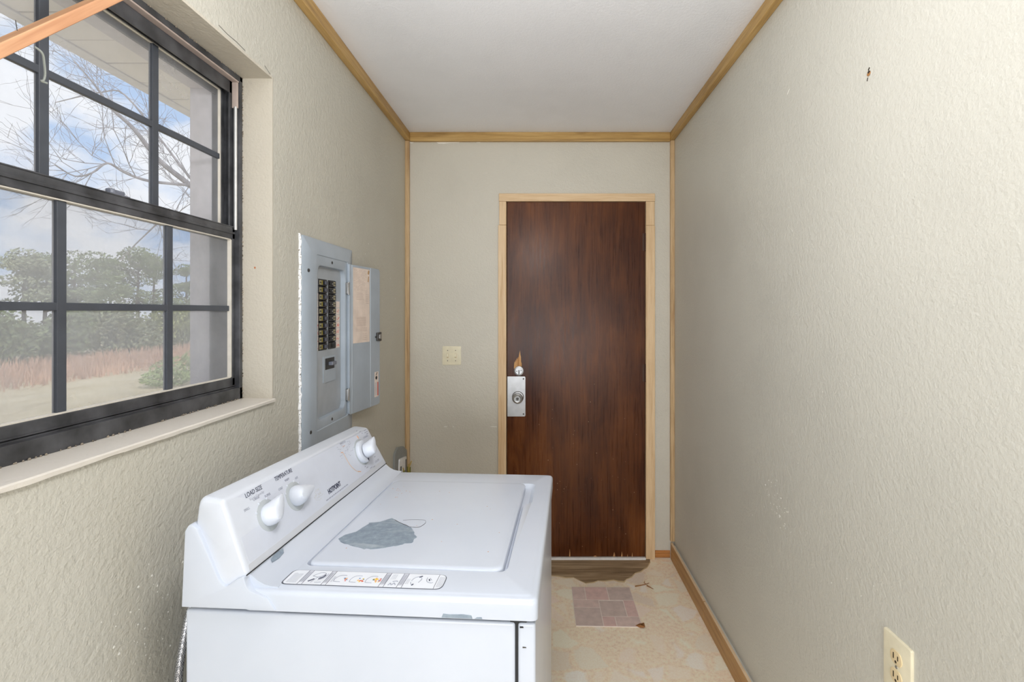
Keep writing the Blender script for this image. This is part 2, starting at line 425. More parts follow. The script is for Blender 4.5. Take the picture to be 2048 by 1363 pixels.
wb = wall_with_holes('wall_back', M['wall_back'], lambda a, z, d: (a, YB + d, z), XL, XR, 0, ZC, [(-.2145, .6145, 0, H + .645)], .12)
for nm, bx in (('wall_front', (-2.6, 3.2, -5.1, -5.0)), ('wall_rear_left', (-2.7, -2.6, -5.1, YF + .1)), ('wall_rear_right', (3.2, 3.3, -5.1, YF + .1)), ('wall_return_left', (-2.6, XO, YF, YF + .1)), ('wall_return_right', (XR + .12, 3.2, YF, YF + .1))):
    b = new_bm(); box(b, *bx, 0, ZC); sobj(nm, b, M['rear_wall'])
b = new_bm(); box(b, XO, XR + .12, YF, YB + .15, ZC, ZC + .12); box(b, -2.7, 3.3, -5.1, YF, ZC, ZC + .12); box(b, -2.7, XO, YF, YF + .1, ZC, ZC + .12); box(b, XR + .12, 3.3, YF, YF + .1, ZC, ZC + .12); sobj('ceiling', b, M['ceiling'])
b = new_bm(); box(b, -2.7, 3.3, -5.1, YF, -.12, -.001); box(b, -2.7, XO, YF, YF + .1, -.12, -.001); box(b, XR + .12, 3.3, YF, YF + .1, -.12, -.001); sobj('floor_rear', b, M['rear_floor'])
# floor: bare plywood, and the vinyl sheet torn away in front of the door
b = new_bm(); box(b, XO, XR + .12, YF, YB + .15, -.12, -.003); sobj('floor_subfloor', b, M['ply'])
tear = [(-.30, 2.60), (-.10, 2.63), (.0543, 2.659), (.09, 2.655), (.13, 2.640), (.1727, 2.640), (.205, 2.607), (.2322, 2.584), (.2754, 2.593), (.30, 2.609), (.335, 2.607), (.3849, 2.616), (.41, 2.604), (.4378, 2.600), (.455, 2.624), (.485, 2.645), (.5123, 2.684), (.545, 2.70), (.57, 2.727), (.59, 2.742), (.6219, 2.805), (.63, 2.848)]
outline = [(XL, YF), (XR, YF), (XR, YB)] + list(reversed(tear)) + [(XL, 2.60)]
b = new_bm(); prism(b, outline, lambda x, y, d: (x, y, d), -.003, 0); sobj('floor', b, M['vinyl'])
# pale torn lip of the backing
b = new_bm()
lip = tear[2:-1]
t = bmesh.new(); prev = None
for i, (x, y) in enumerate(lip):
    w = .006 + .007 * random.random()
    a = t.verts.new((x, y + .001, .0004)); c = t.verts.new((x + .002 * random.random(), y - w, .0006))
    if prev: t.faces.new((prev[0], a, c, prev[1]))
    prev = (a, c)
merge(b, t); obj('torn_backing', b, plain('torn_vinyl_backing', (222, 198, 156), .9), bpy.data.objects['floor'])

# ceiling trims and corner strips
def trim(name, mat, *args, bev=.003):
    b = new_bm(); box(b, *args, bev); return sobj(name, b, mat)
trim('trim_1', M['pine_y'], XL, XL + .028, YF, YB, ZC - .048, ZC)
trim('trim_2', M['pine_y'], XR - .026, XR, YF, YB, ZC - .046, ZC)
trim('trim_3', M['pine_x'], XL + .028, XR - .026, YB - .022, YB, ZC - .052, ZC)
trim('trim_4', M['pine_z'], XL, XL + .024, YB - .022, YB, .30, ZC - .049)
trim('trim_5', M['pine_z'], XR - .024, XR, YB - .022, YB, .104, ZC - .047)
trim('trim_6', M['rot'], .66, XR - .022, YB - .004, YB + .002, .003, .045, bev=.001)
# right baseboard in two lengths with the painted strip behind it
b = new_bm(); box(b, .759, XR, YF, YB - .03, 0, .088, .002); sobj('baseboard_right_backing', b, M['wall_right'])
for nm, y0, y1 in (('baseboard_right', 2.262, YB - .012), ('baseboard_right_near', YF, 2.258)):
    b = new_bm(); box(b, .747, .757, y0, y1, .001, .094, .0022); o = sobj(nm, b, M['baseboard'])
    b = new_bm(); box(b, .7466, .7580, y0 + .002, y1 - .002, .0935, .0952, .0005); obj('top_edge', b, plain('edge_highlight', (224, 196, 160), .6), o)  # paler strip paints the highlight along the board's top edge

# ------------------------------------------------------------------ door
dz = lambda y: H + y
dr = structure('door_1', (.2, YB, 0))
b = new_bm(); box(b, -.1995, .6005, YB - .004, YB + .034, .010, dz(.6355), .002); slab = obj('door_slab', b, M['door'], dr)
b = new_bm(); box(b, -.214, -.2045, YB + .002, YB + .1, 0, dz(.644)); box(b, .6035, .614, YB + .002, YB + .1, 0, dz(.644)); box(b, -.214, .614, YB + .002, YB + .1, dz(.638), dz(.645)); box(b, -.2045, .6035, YB + .04, YB + .1, 0, dz(.638))
obj('jamb', b, plain('door_jamb', (168, 140, 110), .6), dr)
cas = [('x', -.2465, .6565, dz(.6385), dz(.6835)), ('z', -.2445, -.2035, dz(.502), dz(.6375)), ('z', -.2505, -.2035, .0, dz(.501)), ('z', .6045, .6545, dz(.500), dz(.6375)), ('z', .6040, .6565, 0, dz(.499))]
for ax, x0, x1, z0, z1 in cas:
    b = new_bm(); box(b, x0, x1, YB - .017, YB, z0, z1, .0025); obj('casing_board', b, M['oak_x'] if ax == 'x' else M['oak_z'], dr)
b = new_bm(); box(b, -.203, .603, YB - .022, YB - .0025, -.002, .009, .002); obj('threshold', b, M['white'], dr, label='white painted threshold strip under the door')
for zz in (dz(.404), dz(-.355)):
    b = new_bm()
    for k in range(5): lathe(b, [(.0052, k * .0205), (.0056, k * .0205 + .001), (.0056, k * .0205 + .019), (.0052, k * .0205 + .02)], (.6015, YB - .008, zz - .051), (0, 0, 1), 10)
    box(b, .586, .6005, YB - .0055, YB - .0035, zz - .05, zz + .05); obj('hinge', b, M['bronze'], dr, True)
# lock plate, knob, deadbolt, splintered wood
f = lambda x, z, d: (x, d, z)
b = new_bm(); prism(b, roundpoly([(-.1985, dz(-.6075)), (-.093, dz(-.6075)), (-.093, dz(-.3755)), (-.1985, dz(-.3755))], [.001, .009, .009, .001]), f, YB - .004, YB - .0065, .0012); lp = obj('lock_plate', b, M['plate'], dr, label='bright steel wrap plate around the door knob')
for z in (-.389, -.593):
    b = new_bm(); lathe(b, [(.0048, -.0005), (.0045, .0012), (.003, .0018), (.0005, .0018)], (-.1045, YB - .0065, dz(z)), (0, -1, 0), 12); obj('screw', b, M['darksteel'], lp, True)
b = new_bm(); lathe(b, [(.034, 0), (.034, .003), (.030, .008), (.017, .010), (.014, .018), (.015, .026), (.024, .032), (.030, .040), (.031, .048), (.028, .056), (.021, .060), (.018, .0585), (.0155, .0585), (.0145, .0605), (.009, .0605), (.008, .0595)], (-.1366, YB - .0065, dz(-.494)), (0, -1, 0), 32); kn = obj('door_knob', b, M['steel'], dr, True, label='round satin steel door knob')
b = new_bm(); box(b, -.1372, -.136, YB - .0682, YB - .0655, dz(-.499), dz(-.489)); lathe(b, [(.0072, 0), (.0072, .001), (.006, .0014)], (-.1366, YB - .0665, dz(-.494)), (0, -1, 0), 16); obj('keyway', b, M['darksteel'], kn)
b = new_bm(); lathe(b, [(.0285, 0), (.0285, .003), (.0265, .007), (.021, .0085), (.020, .0065), (.0005, .0062)], (-.1308, YB - .004, dz(-.3429)), (0, -1, 0), 28); db = obj('deadbolt', b, M['plate'], dr, True, label='round deadbolt cover above the lock plate')
b = new_bm(); box(b, -.1335, -.128, YB - .0125, YB - .0095, dz(-.362), dz(-.338), .001); box(b, -.146, -.140, YB - .0118, YB - .0098, dz(-.347), dz(-.342)); box(b, -.121, -.115, YB - .0118, YB - .0098, dz(-.342), dz(-.337)); obj('thumb_turn', b, M['darksteel'], db)
b = new_bm(); sp = [(-.160, -.330), (-.1585, -.302), (-.156, -.288), (-.1535, -.296), (-.150, -.278), (-.1475, -.287), (-.1435, -.268), (-.1405, -.276), (-.1365, -.262), (-.1335, -.268), (-.128, -.238), (-.1245, -.2238), (-.1225, -.25), (-.1195, -.262), (-.1185, -.29), (-.1145, -.30), (-.1135, -.330)]
prism(b, [(x, dz(z)) for x, z in sp], f, YB - .0036, YB - .0049); obj('splintered_patch', b, M['raw'], dr, label='pale splintered raw wood above the deadbolt')
for x, w, h in ((.16, .007, .045), (.415, .012, .026), (.462, .008, .03), (.497, .004, .016), (.524, .005, .024), (.03, .005, .015), (.30, .02, .006)):
    b = new_bm(); prism(b, [(x, .0105), (x + w, .0105), (x + w * .9, .0105 + h * .45), (x + w * .55, .0105 + h), (x + w * .3, .0105 + h * .5)], f, YB - .0036, YB - .0046); obj('scuff', b, M['raw'], dr)
b = new_bm()
for k in range(46):
    x = random.uniform(-.17, .58); z = random.choice([random.uniform(.05, .75), random.uniform(.3, 1.05)]); s = random.uniform(.0008, .0022)
    prism(b, [(x - s, z - s), (x + s, z - s * .5), (x + s * .6, z + s), (x - s * .7, z + s * 1.4)], f, YB - .0038, YB - .0043)
obj('paint_specks', b, plain('tan_specks', (186, 150, 120), .7), dr, kind='stuff')

# ------------------------------------------------------------------ window
win = structure('window_1', (XL, 1.02, WZ0))
def wpart(name, boxes, mat, parent=win, bev=.0015, smooth=False, label=None):
    b = new_bm()
    for a in boxes: box(b, *a, bev)
    return obj(name, b, mat, parent, smooth, label=label)
wz = lambda y: H + y
# painted reveal and sill board
wpart('reveal', [(-.880, XL + .0008, WD1, WD1 + .004, WZ0, WZ1), (-.880, XL + .0008, WD0 - .004, WD0, WZ0, WZ1), (-.880, XL + .0008, WD0, WD1, wz(.6815), wz(.6882))], M['cream'], bev=0)
b = new_bm()
t = bmesh.new(); N = 60; rows = []
for i in range(N + 1):
    y = WD0 - .003 + (WD1 + .006 - WD0) * i / N; s = .0016 * noise.noise(Vector((y * 22, 0, 0))); q = .0022 * noise.noise(Vector((y * 14, 3, 0)))
    x1 = XL + .009 + s
    rows.append([t.verts.new(p) for p in ((-.900, y, wz(-.2525)), (x1 - .003, y, wz(-.2530)), (x1, y, wz(-.2555)), (x1 - .001, y, wz(-.2625) + q), (XL - .002, y, wz(-.264) + q), (-.900, y, wz(-.264)))])
for a, c in zip(rows, rows[1:]): bridge(t, a, c)
t.faces.new(rows[0]); t.faces.new(list(reversed(rows[-1]))); bmesh.ops.recalc_face_normals(t, faces=t.faces); merge(b, t)
obj('sill', b, M['sill'], win, True, label='chipped cream painted window sill')
# fixed frame: sill member, jambs, head with their tracks
fx0, fx1 = -.955, -.874
wpart('frame', [(fx0, fx1, WD0, WD1, wz(-.2525), wz(-.219)), (fx0, -.885, WD0, WD1, wz(-.222), wz(-.2155)),
                (fx0, fx1, WD1 - .013, WD1, wz(-.2525), wz(.6815)), (fx0, fx1, WD0, WD0 + .013, wz(-.2525), wz(.6815)),
                (fx0, fx1, WD0, WD1, wz(.6665), wz(.6815)),
                (-.8985, -.8945, WD0, WD1, wz(.628), wz(.667)), (-.948, -.940, WD0, WD1, wz(.628), wz(.667)),
                (-.8985, -.8945, WD1 - .028, WD1 - .012, wz(-.21), wz(.667))], M['frame'])
wpart('track_liner', [(-.8943, -.876, WD0 + .013, WD1 - .013, wz(.6625), wz(.6668)), (-.8940, -.878, WD1 - .0185, WD1 - .0125, wz(.588), wz(.6625))], M['liner'], label='pinkish plastic track liner at the window head')
b = new_bm(); lathe(b, [(.0045, 0), (.0045, .355)], (-.884, WD1 - .017, wz(.236)), (0, 0, 1), 14); obj('balance_tube', b, M['alu'], win, True, label='bright sash balance tube in the right jamb track')
wpart('light_strip', [(-.891, -.880, .86, 1.03, wz(.6600), wz(.6626))], plain('worn_bright_strip', (232, 222, 206), .5), bev=.0005)
# caulk line between frame and reveal
b = new_bm()
for k in range(120):
    y = WD1 - .0015; z = random.uniform(wz(-.24), wz(.67)); s = random.uniform(.001, .003)
    lathe(b, [(s * .7, 0), (s, s * .4), (s * .4, s)], (-.8735, y, z), (1, -.3, 0), 6)
for k in range(150):
    y = random.uniform(WD0, WD1); s = random.uniform(.001, .0032)
    lathe(b, [(s * .8, 0), (s, s * .4), (s * .4, s)], (-.8735, y, wz(.6805) if k % 2 else wz(-.2515)), (1, 0, 0), 6)
obj('caulk', b, plain('dirty_caulk', (150, 140, 126), .9, 0, .2, .3, 60), win, kind='stuff')
PY = [WD0 + .022, .9025 - .022, 1.154, WD1 - .024]      # pane divisions along the wall
cy = [WD0 + .026, .9075, 1.1695, WD1 - .0135]
def sash(name, xi, xo, z0, z1, zb, top, gm, mz, cyl):
    """xi inner face, xo outer face; zb bottom-rail height, top top-rail height"""
    e = bpy.data.objects.new(name, None); COL.objects.link(e); e.location = (0, 0, 0); e.parent = win; e.matrix_parent_inverse = world_loc(win).inverted()
    y0, y1 = cyl[0], cyl[3]
    wpart('rail', [(xo, xi, y0, y1, z0, z0 + zb), ], M['frame'], e); wpart('rail', [(xo, xi, y0, y1, z1 - top, z1)], M['frame'], e)
    wpart('stile', [(xo, xi, y1 - .011, y1, z0, z1)], M['frame'], e); wpart('stile', [(xo, xi, y0, y0 + .02, z0, z1)], M['frame'], e)
    g = (xi + xo) / 2
    wpart('glazing_bead', [(g, xi - .002, y0 + .02, y1 - .011, z0 + zb, z0 + zb + .003), (g, xi - .002, y0 + .02, y1 - .011, z1 - top - .0025, z1 - top), (g, xi - .002, y1 - .0155, y1 - .011, z0 + zb, z1 - top)], M['gasket'], e, .0004)
    ys = [y0 + .02, cyl[1], cyl[2], y1 - .011]; zs = [z0 + zb, mz, z1 - top]
    for c in (cyl[1], cyl[2]): wpart('muntin', [(g - .004, g + .006, c - .0095, c + .0095, z0 + zb, z1 - top)], M['frame_matte'], e)
    wpart('muntin', [(g - .004, g + .0055, ys[0], ys[3], mz - .0075, mz + .0075)], M['frame_matte'], e)
    for i in range(3):
        for j in range(2):
            b = new_bm(); t = bmesh.new()
            t.faces.new([t.verts.new(p) for p in ((g, ys[i], zs[j]), (g, ys[i + 1], zs[j]), (g, ys[i + 1], zs[j + 1]), (g, ys[i], zs[j + 1]))]); merge(b, t)
            obj('pane', b, gm, e)
    return e
cy_low = [WD0 + .013, .9134, 1.1794, WD1 - .014]
cy_up = [WD0 + .013, .9025, 1.1634, WD1 - .022]
lows = sash('lower_sash', -.888, -.912, wz(-.2150), wz(.2450), .0255, .0365, M['glass_low'], wz(.0095), cy_low)
ups = sash('upper_sash', -.914, -.930, wz(.2100), wz(.665), .033, .030, M['glass_up'], wz(.4425), cy_up)
wpart('rail_ridge', [(-.888, -.8855, cy_low[0], cy_low[3], wz(.223), wz(.229)), (-.888, -.8862, cy_low[0], cy_low[3], wz(.2425), wz(.2450)), (-.888, -.8855, cy_low[0], cy_low[3], wz(-.2135), wz(-.2105))], M['frame'], lows, .0006)
b = new_bm(); box(b, -.906, -.889, 1.010, 1.060, wz(.2450), wz(.2475), .0008); box(b, -.904, -.893, 1.014, 1.052, wz(.2475), wz(.2565), .003); lathe(b, [(.008, 0), (.008, .006), (.006, .009)], (-.898, 1.022, wz(.2475)), (0, 0, 1), 14); obj('sash_lock', b, M['handle_grey'], win, True, label='grey sash lock on the meeting rail')
# insect screen outside the lower sash
sx = -.946; b = new_bm(); t = bmesh.new(); p = .0017; w = .00013
y0, y1, z0, z1 = WD0 + .03, WD1 - .03, wz(-.205), wz(.215)
def quad(a, c, d, e): t.faces.new([t.verts.new(q) for q in (a, c, d, e)])
y = y0
while y < y1:
    quad((sx, y - w, z0), (sx, y + w, z0), (sx, y + w, z1), (sx, y - w, z1)); y += p
z = z0
while z < z1:
    quad((sx, y0, z - w), (sx, y1, z - w), (sx, y1, z + w), (sx, y0, z + w)); z += p
merge(b, t); scr = obj('insect_screen', b, M['mesh'], win, kind='stuff')
wpart('screen_frame', [(-.951, -.941, y0 - .014, y0, z0 - .014, z1 + .014), (-.951, -.941, y1, y1 + .014, z0 - .014, z1 + .014), (-.951, -.941, y0 - .014, y1 + .014, z0 - .014, z0), (-.951, -.941, y0 - .014, y1 + .014, z1, z1 + .014)], M['frame'], win)
# outside lining of the opening
wpart('exterior_lining', [(-1.02, -.956, WD1 - .012, WD1 + .06, wz(-.30), wz(.72)), (-1.02, -.956, WD0 - .06, WD0 + .012, wz(-.30), wz(.72)), (-1.02, -.956, WD0 + .012, WD1 - .012, wz(.647), wz(.72)), (-1.05, -.956, WD0 + .012, WD1 - .012, wz(-.30), wz(-.235))], M['exterior'], win, .003)

# eaves outside
ev = structure('roof_eave', (-1.2, 1.5, H + .83))
y = -.6; k = 0
sofm = []
while y < 4.2:
    b = new_bm(); box(b, -1.455, -.972, y + .002, y + .138, wz(.83) + .001 * (k % 2), wz(.845), .003); obj('soffit_board', b, M['soffit'], ev); y += .14; k += 1
b = new_bm(); box(b, -1.50, -1.452, -.6, 4.2, wz(.826), wz(1.02), .004); obj('fascia', b, M['fascia'], ev)
b = new_bm(); box(b, -1.456, -.969, -.6, 4.2, wz(.848), wz(1.02)); obj('eave_roof', b, M['exterior'], ev)

# ------------------------------------------------------------------ washing machine
th = R(3.6); O = Vector((-.68616, .92470, 0))
wm = thing('washing_machine', 'white top-loading washing machine with grey bare patch on its lid beneath the window', 'washing machine', O, -th)
def wp(name, b, mat, parent=wm, smooth=True, label=None, kind=None): return obj(name, b, mat, parent, smooth, local=True, label=label, kind=kind)
b = new_bm(); box(b, .012, .6395, .003, .683, .02, .8665, .006, 3); wp('cabinet', b, M['enamel'])
b = new_bm(); box(b, .6445, .6765, .003, .683, .035, .8665, .006, 3); wp('front_panel', b, M['enamel'])
b = new_bm(); box(b, .63, .66, .006, .68, .03, .872); wp('panel_gap', b, M['black'], smooth=False)
for u, v in ((.06, .06), (.62, .06), (.06, .62), (.62, .62)):
    b = new_bm(); lathe(b, [(.022, 0), (.024, .004), (.016, .009), (.010, .012), (.010, .03)], (u, v, 0), (0, 0, 1), 14); wp('foot', b, M['darksteel'])
# top panel with the well for the lid and its finger scoop
U0, U1, V0, V1, T = .128, .681, 0, .686, .912
def L(x0, x1, y0, y1, r, z): return [Vector((p[0], p[1], z)) for p in rrect(x0, x1, y0, y1, r, 6)]
b = new_bm()
ring_loops(b, [L(U0, U1, V0, V1, .014, .8725), L(U0, U1, V0, V1, .014, .9005), L(U0 + .001, U1 - .001, V0 + .001, V1 - .001, .014, .9045), L(U0 + .0035, U1 - .0035, V0 + .0035, V1 - .0035, .013, .9080), L(U0 + .007, U1 - .007, V0 + .007, V1 - .007, .012, .9095), L(U0 + .0095, U1 - .0095, V0 + .0095, V1 - .0095, .011, .9096), L(U0 + .0125, U1 - .0125, V0 + .0125, V1 - .0125, .010, .9108)])
well = roundpoly([(.196, .0885), (.613, .0885), (.613, .425), (.634, .45), (.634, .592), (.196, .592)], [.02, .022, .008, .012, .022, .02], 6)
inner = roundpoly([(.2005, .0905), (.6075, .0905), (.6075, .430), (.622, .462), (.622, .586), (.2005, .586)], [.02, .022, .008, .012, .022, .02], 6)
t = bmesh.new()
o1 = [t.verts.new(Vector((p[0], p[1], .9108))) for p in rrect(U0 + .0125, U1 - .0125, V0 + .0125, V1 - .0125, .010, 6)]
o2 = [t.verts.new(Vector((p[0], p[1], .9120))) for p in rrect(U0 + .017, U1 - .017, V0 + .017, V1 - .017, .009, 6)]
bridge(t, o1, o2)
w1 = [t.verts.new(Vector((p[0], p[1], .9120))) for p in well]
eds = []
for lp_ in (o2, w1):
    for i in range(len(lp_)):
        e = t.edges.get((lp_[i], lp_[(i + 1) % len(lp_)])) or t.edges.new((lp_[i], lp_[(i + 1) % len(lp_)])); eds.append(e)
bmesh.ops.triangle_fill(t, edges=eds, use_beauty=True)
w2 = [t.verts.new(Vector((p[0], p[1], .9000))) for p in inner]
bridge(t, w1, w2); t.faces.new(w2)
bmesh.ops.recalc_face_normals(t, faces=t.faces); merge(b, t)
bmesh.ops.remove_doubles(b, verts=b.verts, dist=.00005)
top = wp('top_panel', b, M['enamel'])
# the rise of the top towards the console
b = new_bm(); prof = [(.124, .930), (.1275, .937), (.131, .9370), (.138, .9325), (.150, .9225), (.163, .9160), (.177, .9130), (.190, .9121), (.190, .905), (.124, .905)]
ring_loops(b, [[Vector((u, v, w)) for u, w in prof] for v in (.010, .012, .678, .682)], True, True); wp('rear_ledge', b, M['enamel'])
# lid
b = new_bm()
def LL(d, z, r=.02): return L(.2015 + d, .604 - d, .0895 + d, .5855 - d, r, z)
ring_loops(b, [LL(0, .9015), LL(0, .9115), LL(.0015, .9148), LL(.005, .9166), LL(.010, .9170)], False, True); lid = wp('lid', b, M['enamel'])
patch = [(.2149, .1965), (.2209, .2168), (.2310, .2260), (.2394, .2334), (.2425, .2440), (.2443, .2549), (.2518, .2774), (.2483, .2828), (.2740, .2901), (.2952, .3132), (.3247, .2876), (.3440, .2748), (.3596, .2649), (.3764, .2394), (.3785, .2293), (.3894, .2174), (.3865, .2049), (.3875, .1882), (.3728, .1849), (.369, .179), (.3557, .1699), (.352, .171), (.3365, .1619), (.3067, .1533), (.2973, .1572), (.2953, .1514), (.2554, .1682), (.2324, .1784)]
jag = []
for i, p in enumerate(patch):
    q = patch[(i + 1) % len(patch)]; jag.append(p)
    if i > 14:
        for k in (.35, .7): jag.append((p[0] + (q[0] - p[0]) * k + random.uniform(-.0016, .0016), p[1] + (q[1] - p[1]) * k + random.uniform(-.0016, .0016)))
b = new_bm(); prism(b, jag, lambda x, y, d: (x, y, d), .9168, .9174); wp('bare_patch', b, M['bare'], lid, False, label='ragged grey bare metal patch where the lid paint peeled')
b = new_bm()
flap = smooth_path([(.327, .302, .9172), (.345, .3065, .9172), (.3679, .3075, .9172), (.3811, .3054, .9172), (.3862, .294, .9172), (.3855, .283, .9172), (.3774, .266, .9173), (.3563, .2674, .9173), (.344, .276, .9173), (.3247, .288, .9173)], 5)
tube(b, flap, .00035, 4); tube(b, flap[22:34], .0006, 4); tube(b, smooth_path([(.306, .303, .9174), (.3247, .2876, .9174), (.344, .2748, .9174), (.352, .2695, .9174)], 4), .0007, 4); wp('peeling_edge', b, M['darksteel'], lid, False, label='curled edge of peeling lid film')
b = new_bm()
for k in range(26):
    u, v = random.choice([(random.gauss(.245, .02), random.gauss(.50, .03)), (random.uniform(.23, .59), random.uniform(.11, .56))]); s = random.uniform(.0006, .0014)
    if .205 < u < .6 and .1 < v < .57: prism(b, [(u - s, v - s), (u + s, v - s), (u + s, v + s * 1.5), (u - s * .5, v + s)], lambda x, y, d: (x, y, d), .9169, .91725)
wp('rust_specks', b, plain('rust_specks', (188, 140, 104), .8), lid, False, kind='stuff')
# chips on the enamel
def chip(pts, f2, d0, d1, parent, mat=M['bare']): 
    b = new_bm(); prism(b, pts, f2, d0, d1); return wp('enamel_chip', b, mat, parent, False)
fn = lambda u, w, d: (u, d, w)
chip([(.505, .8735), (.562, .8735), (.560, .879), (.545, .8805), (.52, .8795), (.508, .8805)], fn, .0002, -.0005, top)
chip([(.566, .8735), (.580, .8735), (.579, .8765), (.570, .876)], fn, .0002, -.0005, top)
chip([(.1385, .068), (.144, .064), (.146, .085), (.144, .104), (.1375, .112), (.136, .09)], lambda u, v, d: (u, v, .9350 - (u - .136) * .72 + d), 0, .0006, top)
chip([(.648, .858), (.655, .8585), (.654, .861), (.648, .861)], fn, .003, .0024, wm, M['black'])
chip([(.653, .822), (.660, .8225), (.659, .824), (.653, .8245)], fn, .003, .0024, wm, M['darksteel'])
# end skirts beside the console
sk = roundpoly([(.010, .8755), (.0165, 1.018), (.026, 1.034), (.041, 1.022), (.083, .929), (.0945, .9145), (.118, .931), (.131, .9375), (.139, .912), (.178, .898), (.192, .8755)], [0, .006, .012, .015, .01, .02, .004, .004, .022, .022, 0], 5)
b = new_bm(); prism(b, sk, fn, .016, -.004, .003); wp('end_skirt', b, M['enamel'])
b = new_bm(); prism(b, sk, fn, .672, .690, .003); wp('end_skirt', b, M['enamel'])
b = new_bm(); tube(b, [(.1358, -.001, .9378), (.1352, .35, .9366), (.1352, .689, .9336)], .0012, 6); wp('console_seam', b, M['black'])
# control console
P0 = Vector((.083, 0, 1.072)); D = Vector((.35944, 0, -.93317)); NN = Vector((.93317, 0, .35944)); VV = Vector((0, 1, 0))
cprof = roundpoly([(.036, .90), (.030, 1.036), (.0365, 1.080), (.083, 1.0735), (.1353, .9365), (.130, .90)], [0, .02, .014, .012, .003, 0], 5)
def cl(v, ins, drop, slant=0):
    cx, cz = .075, .985; out = []
    for u, w in cprof:
        du, dw = u - cx, w - cz; l = math.hypot(du, dw); k = (l - ins) / l if w > .925 else 1
        w2 = cz + dw * k; u2 = cx + du * k
        w3 = w2 - drop * max(0, (w2 - .94) / .135)
        out.append(Vector((u2, v - slant * max(0, (w2 - .93) / .15), w3)))
    return out
b = new_bm()
ring_loops(b, [cl(.002, .010, 0, -.004), cl(.0035, .005, 0, -.004), cl(.007, .0015, 0, -.004), cl(.012, 0, 0, -.004), cl(.35, 0, .008), cl(.683, 0, .016, .030), cl(.688, .0015, .016, .030), cl(.6915, .005, .016, .030), cl(.693, .010, .016, .030)], True, True)
con = wp('control_console', b, M['plastic'])
def F4(v, s, off=.0008, rot=0):
    p = P0 + VV * v + D * s + NN * off
    m = Matrix(((VV.x, -D.x, NN.x, p.x), (VV.y, -D.y, NN.y, p.y), (VV.z, -D.z, NN.z, p.z), (0, 0, 0, 1)))
    return m @ Matrix.Rotation(rot, 4, 'Z')
fc = lambda v, s, d: P0 + VV * v + D * s + NN * d
b = new_bm(); prism(b, roundpoly([(.022, .005), (.637, .0175), (.668, .129), (.016, .129)], .008, 5), fc, -.001, .0003); wp('face_overlay', b, M['face'], con, False, label='pale blue grey printed face of the console')
b = new_bm(); prism(b, roundpoly([(.012, .1305), (.675, .1305), (.679, .1435), (.010, .1435)], .002, 2), fc, -.001, .0002); wp('lower_band', b, plain('warm_grey_band', (200, 203, 210), .35, 0, .5, .01), con, False)
def ink(txts, mat, name='lettering', label=None):
    for body, v, s, size, width, *r in txts:
        b = new_bm(); merge(b, text_mesh(body, size, F4(v, s, .0007, r[0] if r else 0), width, r[1] if len(r) > 1 else 0, r[2] if len(r) > 2 else 0))
        wp(name, b, mat, con, False, label=label)
ink([('LOAD SIZE', .0900, .0130, .0135, .052)], M['ink']); ink([('TEMPERATURE', .1945, .0130, .0135, .066)], M['ink'])
ink([('SMALL', .0560, .0375, .0075, .0165), ('LARGE', .0900, .0280, .0075, .0185), ('SUPER', .1240, .0345, .0075, .0185), ('COLD', .1690, .0370, .0075, .0150), ('WARM', .1990, .0270, .0075, .0165), ('HOT', .2330, .0350, .0075, .0110)], M['ink_pale'])
ink([('Super Capacity', .0945, .0235, .0075, .046)], M['ink_grey'])
ink([('HOTPOINT', .3640, .1090, .0170, .0660, 0, .0, .0006)], M['ink'])
ink([('WHITES', .4790, .0170, .0085, .0330), ('CASUALS', .6180, .0360, .0085, .0330), ('COLORS', .6330, .1210, .0085, .0300)], M['ink_pale'])
# small print and marks
def dash(b, v, s, l, h=.0014, off=.0007): prism(b, [(v, s), (v + l, s), (v + l, s + h), (v, s + h)], fc, .0002, off)
b = new_bm()
v = .312
while v < .428:
    l = random.uniform(.004, .012); dash(b, v, .1222 + random.uniform(-.0002, .0002), l, .0028); v += l + .0022
for v, s, l in ((.528, .044, .016), (.531, .050, .012), (.525, .057, .018), (.530, .063, .014), (.540, .100, .010), (.548, .112, .008), (.556, .118, .012), (.575, .126, .016), (.596, .129, .014), (.592, .012, .010), (.622, .016, .016), (.620, .023, .022), (.628, .029, .014), (.575, .006, .006), (.602, .020, .006), (.615, .092, .006), (.625, .105, .008)): dash(b, v, s, l, .0020)
for k in range(30): dash(b, random.uniform(.44, .52), random.uniform(.02, .06), random.uniform(.003, .010), .0008)
wp('small_print', b, M['ink_pale'], con, False, kind='stuff')
b = new_bm(); pth = [fc(*p, .0007) for p in ((.4545, .0395), (.4600, .0405), (.4640, .049), (.4675, .064), (.4740, .082), (.4860, .099), (.5000, .111), (.5150, .1165))]
tube(b, smooth_path(pth, 5), .0006, 5); wp('rust_line', b, plain('orange_line', (214, 178, 146), .7), con, False)
for a_, c_, r_ in (((.503, .112), (.517, .1172), .0011), ((.452, .0385), (.4615, .0402), .0010), ((.568, .0200), (.572, .0290), .0014), ((.470, .0266), (.484, .0266), .0005), ((.575, .1015), (.578, .1015), .0012), ((.567, .0955), (.570, .0955), .0012)):
    b = new_bm(); tube(b, [fc(*a_, .0008), fc(*c_, .0008)], r_, 6); wp('orange_mark', b, M['ink_orange'], con, False)
b = new_bm()
for k in range(60):
    a = random.uniform(0, 6.28); q = random.random() ** .5
    dash(b, .288 + .020 * q * math.cos(a), .098 + .014 * q * math.sin(a), random.uniform(.001, .005), .0006)
wp('scuff', b, plain('faint_scuff', (206, 206, 204), .7), con, False, kind='stuff')
